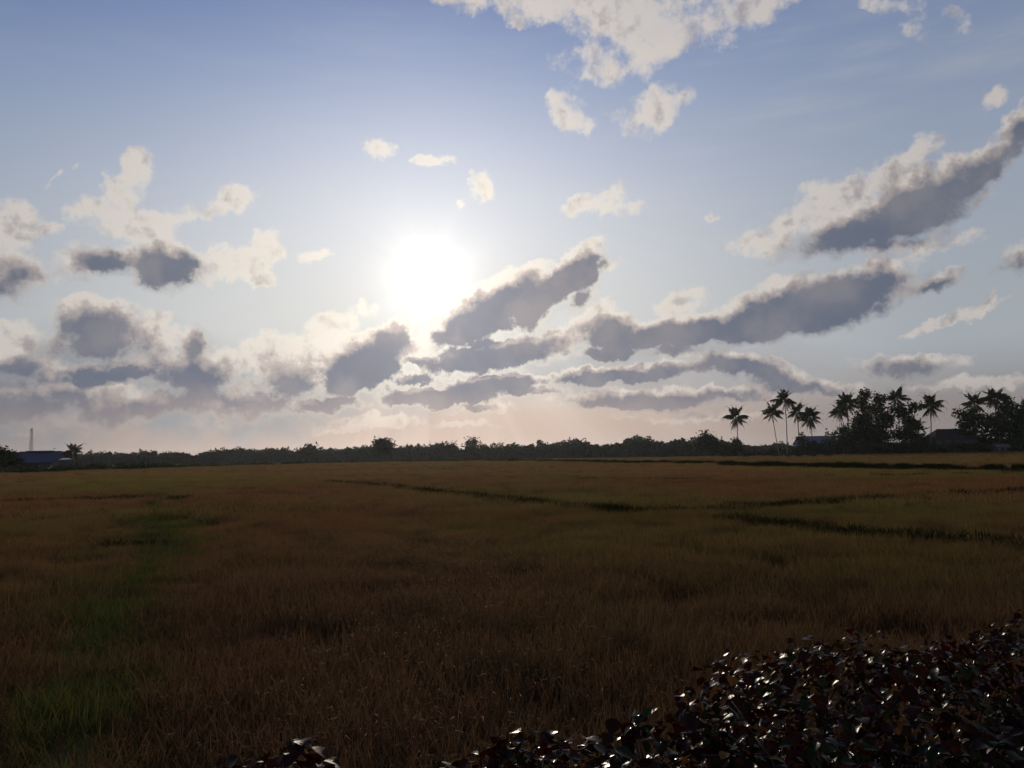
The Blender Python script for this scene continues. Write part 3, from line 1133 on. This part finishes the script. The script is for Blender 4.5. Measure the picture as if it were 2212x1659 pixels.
tree('broadleaf_tree', 'round-topped dark tree highest at the right edge', 'tree', 2176, 301,
     [(2176, 880, 24, 22), (2180, 905, 34, 26), (2170, 940, 40, 28), (2198, 905, 16, 20)], 3800, .75, M['crown_dark'], G2, 26, .45)
tree('broadleaf_tree', 'dark tree running out of the right edge of the frame', 'tree', 2220, 303,
     [(2222, 905, 20, 20), (2215, 935, 26, 26), (2232, 950, 30, 24)], 2400, .75, M['crown_dark'], G2, 27, .4)

G3 = 'bushes at the foot of the palms and groves'
for X, D, lob, lab, sd in [
    (1790, 296, [(1780, 968, 16, 10), (1800, 966, 18, 12), (1818, 970, 20, 10)], 'dark bush right of the palm with dead fronds', 31),
    (1860, 292, [(1845, 970, 26, 9), (1885, 968, 28, 11)], 'low dark bush below the ragged trees', 32),
    (1935, 292, [(1920, 966, 24, 11), (1955, 966, 26, 11)], 'low dark bush below the pointed palm', 33),
    (1992, 290, [(1985, 955, 14, 12), (1998, 966, 22, 10)], 'dark bush at the left corner of the house', 34),
    (2060, 284, [(2035, 968, 22, 8), (2070, 966, 24, 10)], 'low bush in front of the dark hip-roofed house', 35),
    (2130, 286, [(2100, 966, 26, 9), (2130, 968, 18, 7)], 'low bush under the right-hand grove', 36),
    (2200, 286, [(2200, 966, 18, 9), (2226, 964, 24, 11)], 'bush at the right edge beside the pale shed', 37),
    (1592, 300, [(1592, 962, 11, 14), (1590, 974, 14, 9)], 'round dark bush around the lone palm trunk', 38),
    (1732, 300, [(1731, 945, 7, 14), (1734, 962, 14, 14), (1722, 970, 14, 9)], 'pointed bush between two palm trunks', 39),
    (1758, 297, [(1758, 965, 14, 12)], 'small bush at the skirted palm', 40),
]:
    tree('bush', lab, 'bush', X, D, lob, 700, .6, M['shrub'], G3, sd, .08, hmin=.2)
for X, D, lab, sd in [(1675, 262, 'flat tuft of weeds left of the tallest palm', 41), (1700, 258, 'cone of weeds at the foot of the tallest palm', 42),
                      (1723, 260, 'upright tuft of weeds at a palm foot', 43), (1752, 258, 'tuft of weeds below the skirted palm', 44), (1787, 262, 'small dark tuft in the stubble right of the palms', 45)]:
    y = HOR(X) + FPX * 2.9 / D
    tree('weed_clump', lab, 'weeds', X, D, [(X, y - 4, 6, 5), (X + 2, y - 2, 9, 3)], 260, .35, M['shrub'], 'weed clumps at the palm feet', sd, .05, hmin=.1)

# trees standing out of the far wood
G4 = 'single trees standing out of the far wood'
tree('round_tree', 'large round tree standing forward of the far wood', 'tree', 826, 330,
     [(818, 962, 13, 12), (832, 960, 14, 11), (824, 956, 12, 9), (840, 970, 9, 9), (812, 972, 8, 8), (828, 976, 14, 9)], 1500, .75, M['crown_dark'], G4, 51, .35)
tree('round_tree', 'round-headed tree above the wood left of the big tree', 'tree', 665, 400,
     [(665, 968, 13, 9), (662, 976, 14, 8)], 700, .8, M['crown_mid'], G4, 52, .3)
tree('round_tree', 'wide lumpy tree between the big tree and the domed tree', 'tree', 962, 420,
     [(948, 966, 11, 9), (962, 962, 10, 9), (976, 967, 13, 8), (960, 974, 22, 8)], 1100, .85, M['crown_mid'], G4, 53, .3)
tree('round_tree', 'domed tree right of the wide lumpy tree', 'tree', 1020, 420,
     [(1020, 958, 16, 10), (1022, 968, 12, 8), (1018, 975, 15, 7)], 900, .85, M['crown_mid'], G4, 54, .3)
tree('round_tree', 'small round tree right of the domed tree', 'tree', 1046, 425, [(1046, 967, 9, 7), (1046, 974, 11, 7)], 400, .8, M['crown_mid'], G4, 55, .25)
tree('sparse_tree', 'thin twiggy tree against the sky beside the round trees', 'tree', 1074, 425, [(1070, 962, 12, 5), (1082, 960, 6, 5), (1074, 972, 14, 7)], 300, .7, M['crown_mid'], G4, 56, .2)
tree('block_tree', 'square-topped tree at the right end of the wood', 'tree', 1525, 330,
     [(1524, 947, 10, 10), (1527, 958, 11, 10), (1515, 960, 12, 9)], 1000, .75, M['crown_dark'], G4, 57, .3)
tree('block_tree', 'low tree at the very right end of the wood', 'tree', 1550, 325,
     [(1548, 962, 12, 8), (1562, 966, 11, 7), (1556, 972, 20, 7)], 900, .75, M['crown_dark'], G4, 58, .25)
tree('edge_tree', 'dark tree cut by the left edge of the frame', 'tree', -4, 200, [(-6, 975, 12, 10), (8, 983, 12, 10), (-2, 992, 20, 12), (22, 992, 12, 9)], 1500, .55, M['crown_dark'], 'trees around the blue-roofed shed', 59, .25)
tree('edge_tree', 'low bushy tree between the left edge and the shed', 'tree', 30, 203, [(28, 988, 10, 8), (36, 995, 10, 8), (22, 1002, 14, 8)], 900, .5, M['crown_dark'], 'trees around the blue-roofed shed', 60, .2)

# the far wood: one mass nobody could count
g = np.random.default_rng(5)
V, Fc, off = [], [], 0
TV = []


def top_y(X):
    """Height of the wood's outline above the horizon in picture units."""
    return float(np.interp(X, [-300, 160, 240, 420, 540, 560, 640, 700, 760, 900, 1000, 1106, 1180, 1240, 1300, 1368, 1431, 1480, 1545, 1580, 1650, 1800, 2300],
                           [19, 19, 20, 21, 25, 26, 18, 26, 26, 25, 22, 22, 24, 28, 22, 35, 33, 29, 26, 14, 13, 13, 14]))


def far_D(X):
    return float(np.interp(X, [-300, 400, 900, 1300, 1560, 1700, 2500], [520, 520, 460, 430, 380, 560, 560]))


Xs = -420.0
while Xs < 2700:
    wave = .80 + .22 * math.sin(Xs * .031 + 1.3) * math.sin(Xs * .0113) + .10 * math.sin(Xs * .087)
    for row in range(3):
        X = Xs + g.uniform(-4, 4)
        D = far_D(X) + row * 16 + g.uniform(-5, 5)
        k = D / FPX
        ht = max(3.5, (top_y(X) * wave * g.uniform(.66, 1.12) + (6 if g.random() < .07 else 0)) * k + CAM_H)
        rr = g.uniform(1.4, 3.8)
        b = at_dist(X, D)
        lob = [(b.x, b.y, ht - rr * .7, rr * .9, rr, rr * .75), (b.x + g.uniform(-1, 1) * rr, b.y, ht * .55, rr * 1.2, rr * 1.2, ht * .36), (b.x, b.y, ht * .25, rr * 1.1, rr, ht * .3)]
        pts = lobes_points(lob, 170, g)
        pts[:, 2] = np.maximum(pts[:, 2], .2)
        vs, fs = leaf_cards(pts, 1.15, g)
        V.append(vs)
        Fc.append(fs + off)
        off += len(vs)
        TV.append((b, ht))
    Xs += g.uniform(6.5, 11)
wood = obj('far_wood', mesh_np('far_wood', np.concatenate(V), np.concatenate(Fc), M['wood_far']))
wood['kind'] = 'stuff'
tb = MB()
for b, ht in TV:
    tb.tube([b + Vector((0, 0, -.2)), b + Vector((.1, 0, ht * .5)), b + Vector((.2, .1, ht * .8))], [.22, .17, .06], 4)
wt = obj('wood_trunks', tb.mesh('wood_trunks', M['bark']), wood)
wt['kind'] = 'stuff'

# scrub along the left-hand far edge of the paddy
V, Fc, off = [], [], 0
for q in along(EDGE_LINE, 1.6):
    for k in range(2):
        c = np.array([q[0] + g.uniform(-1.5, 1.5), q[1] + g.uniform(1.0, 7.0), 0])
        Xn = q[0] / q[1]
        hh = (1.1 + .9 * g.random()) * (1.15 if Xn < -.45 else .8)
        r = g.uniform(.9, 1.8)
        pts = lobes_points([(c[0], c[1], hh * .55, r, r, hh * .5)], 70, g)
        pts[:, 2] = np.maximum(pts[:, 2], .1)
        vs, fs = leaf_cards(pts, .5, g)
        V.append(vs)
        Fc.append(fs + off)
        off += len(vs)
sc = obj('field_edge_scrub', mesh_np('field_edge_scrub', np.concatenate(V), np.concatenate(Fc), M['shrub']))
sc['kind'] = 'stuff'
# scrub between the bank's field and the grove, under the palms
V, Fc, off = [], [], 0
for X in np.arange(1560, 2420, 3.0):
    b = at_dist(X, 312 + g.uniform(-6, 10))
    hh = g.uniform(1.6, 3.4) if X < 1790 else g.uniform(2.5, 5)
    pts = lobes_points([(b.x, b.y, hh * .5, 1.8, 1.8, hh * .5)], 90, g)
    pts[:, 2] = np.maximum(pts[:, 2], .1)
    vs, fs = leaf_cards(pts, .6, g)
    V.append(vs)
    Fc.append(fs + off)
    off += len(vs)
sc = obj('grove_scrub', mesh_np('grove_scrub', np.concatenate(V), np.concatenate(Fc), M['shrub']))
sc['kind'] = 'stuff'

# ------------------------------------------------------------------ buildings
def gable(name, label, X, D, length, depth, eave, ridge_h, wall, roofm, cat, group=None, rot=0, hip=0.0, windows=(), door=None, over=.5):
    """House with pitched roof along its length; walls, roof slopes, windows and door are parts."""
    b = at_dist(X, D)
    t_ = thing(name, label, cat, b, group, rot)
    l, d = length / 2, depth / 2
    mb = MB()
    rh = l - hip
    mb.add([(-l, -d, -.2), (l, -d, -.2), (l, d, -.2), (-l, d, -.2), (-l, -d, eave), (l, -d, eave), (l, d, eave), (-l, d, eave)],
           [(0, 1, 5, 4), (1, 2, 6, 5), (2, 3, 7, 6), (3, 0, 4, 7)])
    if hip == 0:
        mb.add([(-l, -d, eave), (-l, d, eave), (-l, 0, ridge_h - .1), (l, -d, eave), (l, d, eave), (l, 0, ridge_h - .1)], [(0, 1, 2), (3, 5, 4)])
    obj('wall', mb.mesh('wall', wall), t_)
    lo, do = l + over, d + over
    ev = eave - over * (ridge_h - eave) / d
    th = .12
    for s in (-1, 1):
        r_ = MB()
        a = [(-lo, s * do, ev), (lo, s * do, ev), (rh + (over if hip == 0 else 0), 0, ridge_h), (-rh - (over if hip == 0 else 0), 0, ridge_h)]
        vs = a + [(x, y, z + th) for x, y, z in a]
        r_.add(vs, [(0, 1, 2, 3), (4, 5, 6, 7), (0, 1, 5, 4), (1, 2, 6, 5), (2, 3, 7, 6), (3, 0, 4, 7)])
        obj('roof_slope', r_.mesh('roof_slope', roofm), t_)
        if hip:
            r_ = MB()
            a = [(s * lo, -do, ev), (s * lo, do, ev), (s * rh, 0, ridge_h)]
            vs = a + [(x, y, z + th) for x, y, z in a]
            r_.add(vs, [(0, 1, 2), (3, 4, 5), (0, 1, 4, 3), (1, 2, 5, 4), (2, 0, 3, 5)])
            obj('roof_slope', r_.mesh('roof_slope', roofm), t_)
    rc = MB()
    rc.tube([(-rh, 0, ridge_h + th), (rh, 0, ridge_h + th)], .14, 6)
    obj('ridge_cap', rc.mesh('ridge_cap', roofm), t_)
    for (wx, wz, ww, wh) in windows:
        f_ = MB()
        for (cx, cz, sx, sz) in ((0, wh / 2, ww + .2, .1), (0, -wh / 2, ww + .2, .1), (-ww / 2, 0, .1, wh - .1), (ww / 2, 0, .1, wh - .1), (0, 0, .06, wh - .1)):
            f_.box((wx + cx, -d - .03, wz + cz), (sx, .14, sz))
        fo = obj('window', f_.mesh('window', M['plank_dark']), t_)
        obj('pane', MB().box((wx, -d - .01, wz), (ww - .1, .04, wh - .1)).mesh('pane', M['glass']), fo)
    if door:
        dx, dw, dh = door
        do_ = obj('door', MB().box((dx, -d - .03, dh / 2), (dw, .1, dh)).mesh('door', M['plank_dark']), t_)
        obj('handle', MB().box((dx + dw * .38, -d - .1, dh * .48), (.05, .06, .16)).mesh('handle', M['steel']), do_)
    return t_


# long blue-roofed shed on the left
gable('shed', 'long low shed with blue sheet roof on the far left', 87, 212, 11.6, 9, 3.0, 5.6, M['wall_dark'], M['roof_blue'], 'shed',
      windows=((-3.5, 1.7, 1.2, 1.0), (1.5, 1.7, 1.2, 1.0)), door=(-.8, 1.1, 2.1))
cap = obj('roof_vent', MB().box((0, 0, 0), (7.4, 1.0, .36)).mesh('roof_vent', M['roof_blue']))
for o_ in bpy.data.objects:
    if o_.name.startswith('shed') and o_.parent is None:
        cap.parent = o_
cap.location = (-.1, 0, 5.82)
cap.rotation_euler = (0, 0, 0)
gable('lean_to', 'small shelter with shiny white roof edge beside the blue shed', 142, 204, 1.9, 2.0, 3.45, 3.58, M['wall_dark'], M['white'], 'shelter', door=(0, .8, 1.9), over=.15)
# blue warehouse behind the palms
gable('warehouse', 'blue-roofed warehouse seen between palms and grove', 1762, 395, 17, 14, 5.4, 9.0, M['wall_blue'], M['roof_blue'], 'warehouse',
      windows=((4, 3.4, 1.4, 1.2), (6.5, 3.4, 1.4, 1.2)), door=(0, 3, 3.2))
# house in the grove
gable('house', 'dark house with hipped roof between the two groves', 2052, 300, 16, 10, 6.0, 9.35, M['wall_dark'], M['roof_dark'], 'house', hip=3.2,
      windows=((-5, 4.4, 1.3, 1.3), (-1.5, 4.4, 1.3, 1.3), (2, 4.4, 1.3, 1.3), (-5, 1.5, 1.3, 1.2), (2, 1.5, 1.3, 1.2)), door=(-1.5, 1.1, 2.1), over=.8)
gable('shed', 'small greyish shed under the right-hand grove', 2163, 292, 5.0, 4, 2.3, 3.1, M['wall_dim'], M['roof_rust'], 'shed',
      windows=((1.2, 1.5, .9, .8),), door=(-1.0, 1.0, 2.0), over=.3)

# ------------------------------------------------------------------ masts
b = at_dist(66, 700)
tw = thing('lattice_tower', 'slender lattice radio tower rising behind the blue-roofed shed', 'tower', b)
H, w0, w1 = 33.5, 1.6, .55
cor = [(-1, -1), (1, -1), (1, 1), (-1, 1)]
wid = lambda z: w0 + (w1 - w0) * z / H
for sx, sy in cor:
    obj('leg', MB().tube([(sx * w0, sy * w0, -.3), (sx * w1, sy * w1, H)], [.13, .09], 5).mesh('leg', M['steel']), tw)
lv = np.linspace(0, H, 17)
for i in range(16):
    br = MB()
    z0, z1 = lv[i], lv[i + 1]
    for k in range(4):
        a, c = cor[k], cor[(k + 1) % 4]
        br.tube([(a[0] * wid(z0), a[1] * wid(z0), z0), (c[0] * wid(z1), c[1] * wid(z1), z1)], .05, 4)
        br.tube([(c[0] * wid(z0), c[1] * wid(z0), z0), (a[0] * wid(z1), a[1] * wid(z1), z1)], .05, 4)
        br.tube([(a[0] * wid(z1), a[1] * wid(z1), z1), (c[0] * wid(z1), c[1] * wid(z1), z1)], .05, 4)
    obj('brace', br.mesh('brace', M['steel']), tw)
for (ax, az, hh) in ((-.95, 31.6, 1.9), (.95, 31.6, 1.9), (1.5, 26.0, 2.0)):
    an = obj('antenna', MB().box((ax, -.3, az), (.45, .3, hh)).mesh('antenna', M['white']), tw)
    obj('bracket', MB().box((ax * .6, -.1, az), (abs(ax) * .9, .1, .1)).mesh('bracket', M['steel']), an)
obj('lightning_rod', MB().tube([(0, 0, H), (0, 0, H + 2.0)], .05, 4).mesh('lightning_rod', M['steel']), tw)

for X, Yt, D, lab in ((929, 951, 620, 'thin mast above the wood right of the big round tree'), (1549, 936, 560, 'thin mast above the right end of the wood')):
    b = at_dist(X, D)
    mt_ = thing('radio_mast', lab, 'mast', b, 'thin masts above the wood')
    hh = (place(X, Yt, D)).z
    obj('pole', MB().tube([(0, 0, -.3), (0, 0, hh)], [.16, .08], 6).mesh('pole', M['steel']), mt_)
    for z in (.97, .88):
        obj('crossarm', MB().tube([(-.7, 0, hh * z), (.7, 0, hh * z)], .05, 4).mesh('crossarm', M['steel']), mt_)

# ------------------------------------------------------------------ small things in the field
q = pt(778, 1008)
st = thing('stake', 'lone thin stake standing up out of the far paddy', 'stake', (q[0], q[1], 0))
obj('pole', MB().tube([(0, 0, -.2), (.05, 0, 1.0), (.02, 0, 2.0)], [.06, .05, .04], 6).mesh('pole', M['plank_dark']), st)
obj('tie', MB().tube([(-.01, 0, 1.7), (.01, 0, 1.78)], [.075, .075], 6).mesh('tie', M['white']), st)

b = at_dist(1605, 262)
lg = thing('fallen_trunk', 'dark fallen trunk propped up in the stubble below the lone palm', 'log', b)
obj('log', MB().tube([(-1.3, 0, 1.9), (-.6, 0, 1.1), (.2, .1, .55), (1.3, .2, .3)], [.14, .22, .26, .3], 8).mesh('log', M['palm_trunk'], True), lg)
obj('root_plate', MB().tube([(1.2, .2, .3), (1.5, .2, .28), (1.62, .2, .3)], [.3, .62, .35], 8).mesh('root_plate', M['bark'], True), lg)

pb = place(118, 969, 150)
bd = thing('bird', 'tiny dark bird in flight over the blue-roofed shed', 'bird', pb)
obj('body', MB().tube([(-.16, 0, 0), (-.08, 0, .01), (.04, 0, .02), (.13, 0, .03), (.19, 0, .03)], [.012, .04, .05, .03, .008], 8).mesh('body', M['bird'], True), bd)
for s in (-1, 1):
    wg = MB()
    a = [(-.04, s * .03, .02), (.07, s * .03, .03), (.05, s * .17, .13), (-.05, s * .19, .12), (-.07, s * .34, .10)]
    wg.add(a + [(x, y, z + .008) for x, y, z in a], [(0, 1, 2, 3), (3, 2, 4), (5, 6, 7, 8), (8, 7, 9), (0, 1, 6, 5), (1, 2, 7, 6), (2, 4, 9, 7), (4, 3, 8, 9), (3, 0, 5, 8)])
    obj('wing', wg.mesh('wing', M['bird']), bd)
tl = MB().add([(-.15, -.015, 0), (-.15, .015, 0), (-.25, .04, 0), (-.25, -.04, 0), (-.15, -.015, .01), (-.15, .015, .01), (-.25, .04, .01), (-.25, -.04, .01)],
              [(0, 1, 2, 3), (4, 5, 6, 7), (0, 1, 5, 4), (1, 2, 6, 5), (2, 3, 7, 6), (3, 0, 4, 7)])
obj('tail', tl.mesh('tail', M['bird']), bd)

# ------------------------------------------------------------------ copperleaf shrubs in the foreground
def leaf_material(name, col, col2, rough=.24):
    mt, t = material(name)
    tc = t.n('ShaderNodeTexCoord').outputs['Object']
    n1 = t.noise(wpos(t), 9, 4, .6)
    info = t.n('ShaderNodeObjectInfo').outputs['Random']
    c = t.mix(t.math('ADD', t.mul(n1, .7), t.mul(t.sub(info, .5), .6), clamp=True), col, col2)
    b = pbsdf(t, c, t.mad(info, .34, rough - .06), .06, bump(t, t.noise(wpos(t), 70, 3), .0025, .7))
    tr = t.n('ShaderNodeBsdfTranslucent')
    t.put(tr.inputs['Color'], t.mix(1.0, c, (1.5, .9, .5), 'MULTIPLY'))
    ms = t.n('ShaderNodeMixShader')
    ms.inputs[0].default_value = .16
    t.t.links.new(b, ms.inputs[1])
    t.t.links.new(tr.outputs[0], ms.inputs[2])
    finish(t, ms.outputs[0])
    return mt


LM = [leaf_material('copper leaf', (.020, .006, .005), (.045, .012, .008)),
      leaf_material('dark red leaf', (.014, .006, .005), (.030, .010, .007)),
      leaf_material('green leaf', (.012, .018, .007), (.024, .034, .010)),
      leaf_material('yellowing leaf', (.10, .055, .012), (.16, .08, .02))]


def leaf_mesh(i, mat, L=.115):
    """Ovate leaf folded along its midrib, with wavy edge, drawn-out tip and short stalk; tip along +X."""
    g = random.Random(900 + i)
    N = 5
    prof = [.16, .42, .50, .40, .22, .0]
    fold, cup, tw = g.uniform(.10, .35), g.uniform(.15, .75), g.uniform(-.25, .25)
    vs, fs = [], []
    for k in range(N + 1):
        u = k / N
        x = L * u
        z = -cup * L * u * u * .6
        w_ = prof[k] * L * g.uniform(.94, 1.06)
        tt = tw * u
        for s in (-1, -.55, 0, .55, 1):
            zz = z + abs(s) * w_ * fold + (g.uniform(-.04, .04) * w_ if abs(s) == 1 else 0)
            vs.append((x, s * w_ * math.cos(tt), zz + s * w_ * math.sin(tt)))
    for k in range(N):
        for j in range(4):
            fs.append((k * 5 + j, k * 5 + j + 1, (k + 1) * 5 + j + 1, (k + 1) * 5 + j))
    b = len(vs)
    vs += [(-.028, -.0016, .006), (-.028, .0016, .006), (.004, .0016, .001), (.004, -.0016, .001)]
    fs.append((b, b + 1, b + 2, b + 3))
    return mesh_np('leaf', vs, fs, mat, smooth=True)


LEAVES = [[leaf_mesh(10 * j + i, LM[j]) for i in range(4)] for j in range(4)]


def copperleaf(label, cx, cy, rx, ry, h, seed, mix=(.55, .28, .14, .03), nstem=9, nleaf=300, extra=900, size=1.0, dome=.25):
    g = random.Random(seed)
    t_ = thing('copperleaf_shrub', label, 'shrub', (cx, cy, 0), 'copperleaf shrubs in the foreground')
    tips = []
    for i in range(nstem):
        a, r = g.uniform(0, 6.28), math.sqrt(g.random())
        ex, ey = rx * r * math.cos(a), ry * r * math.sin(a)
        top = h * (1 - .22 * r * r) * g.uniform(.86, 1.0)
        b0 = Vector((ex * .25, ey * .25, -.1))
        m_ = Vector((ex * .7 + g.uniform(-.05, .05), ey * .7 + g.uniform(-.05, .05), top * .55))
        e = Vector((ex, ey, top))
        sb = MB().tube([b0, m_, e], [.016, .011, .005], 6)
        for q in range(4):
            s = g.uniform(.45, .9)
            o0 = m_.lerp(e, s)
            o1 = o0 + Vector((g.uniform(-.28, .28), g.uniform(-.28, .28), g.uniform(.08, .22)))
            o1.z = min(o1.z, h)
            sb.tube([o0, (o0 + o1) / 2 + Vector((0, 0, .02)), o1], [.006, .005, .003], 5)
            tips.append((o0, o1))
        tips.append((m_, e))
        obj('stem', sb.mesh('stem', M['bark'], True), t_)

    def leaf_at(shell):
        a, r = g.uniform(0, 6.28), math.sqrt(g.random())
        ex, ey = rx * r * math.cos(a), ry * r * math.sin(a)
        lump = .10 * math.sin(ex * 6 + seed) * math.cos(ey * 7 + 2 * seed) + .05 * math.sin(ex * 15 + ey * 11)
        z = h * (1 - dome * r ** 3) + lump * h * .6
        if shell:
            z -= abs(g.gauss(0, .09)) * h
        else:
            z -= g.uniform(.06, .75) * h
        z = max(z, .08)
        yaw = math.atan2(ey, ex) + g.gauss(0, .9) if r > .3 else g.uniform(0, 6.28)
        pitch = g.gauss(.34, .40) + (.0 if shell else .1)
        roll = g.gauss(0, .34)
        return Matrix.Translation((ex, ey, z)) @ Matrix.Rotation(yaw, 4, 'Z') @ Matrix.Rotation(pitch, 4, 'Y') @ Matrix.Rotation(roll, 4, 'X') @ Matrix.Scale(size * g.uniform(.45, 1.25), 4)
    pick = lambda: g.choices(range(4), mix)[0]
    for i in range(nleaf):
        obj('leaf', g.choice(LEAVES[pick()]), t_, leaf_at(True))
    # the leaves past the first three hundred: one part
    V, F4, MI, off = [], [], [], 0
    for i in range(extra):
        j = pick()
        me = g.choice(LEAVES[j])
        mw = leaf_at(g.random() < .45)
        V += [tuple(mw @ v.co) for v in me.vertices]
        for p_ in me.polygons:
            F4.append([v + off for v in p_.vertices])
            MI.append(j)
        off = len(V)
    fo = obj('foliage', mesh_np('foliage', V, F4, LM, MI, smooth=True), t_)
    fo['kind'] = 'stuff'
    return t_


copperleaf('dark red shrub highest at the right edge, glinting leaves', 4.6, 6.0, 1.6, 1.15, 1.53, 201, extra=3000, size=.52)
copperleaf('broad dark red shrub in the middle of the lower right corner', 2.35, 5.0, 1.35, .95, 1.58, 202, (.5, .27, .2, .03), extra=2800, size=.57, dome=.16)
copperleaf('dark shrub with bluish green leaves in the bottom right corner', 2.9, 3.95, 1.35, .75, 1.44, 203, (.4, .27, .3, .03), extra=2600, size=.60)
copperleaf('low shrub with a few yellowing leaves at the bottom, right of centre', 0.98, 3.85, .95, .65, 1.60, 204, (.45, .22, .28, .05), extra=2200, size=.60)
copperleaf('narrow strip of shrub along the bottom edge near the centre', .02, 3.45, .72, .4, 1.58, 205, extra=1300, size=.60, nstem=6, dome=.06)
copperleaf('small copper shrub tip at the bottom edge left of centre', -1.0, 3.42, .46, .34, 1.60, 206, (.6, .3, .08, .02), extra=800, size=.60, nstem=5, dome=.12)

# ------------------------------------------------------------------ haze
hz = bpy.data.objects.new('haze', MB().box((0, 0, 20), (2 * GR + 40, 2 * GR + 40, 44)).mesh('haze'))
COL.objects.link(hz)
hz['kind'] = 'stuff'
hm = bpy.data.materials.new('haze')
hm.use_nodes = True
hm.node_tree.nodes.clear()
t = NT(hm.node_tree)
pv = t.n('ShaderNodeVolumePrincipled')
pv.inputs['Color'].default_value = (.82, .88, 1.0, 1)
pv.inputs['Density'].default_value = HAZE_DENSITY
pv.inputs['Anisotropy'].default_value = .65
ho = t.n('ShaderNodeOutputMaterial')
t.t.links.new(pv.outputs[0], ho.inputs['Volume'])
hz.data.materials.append(hm)
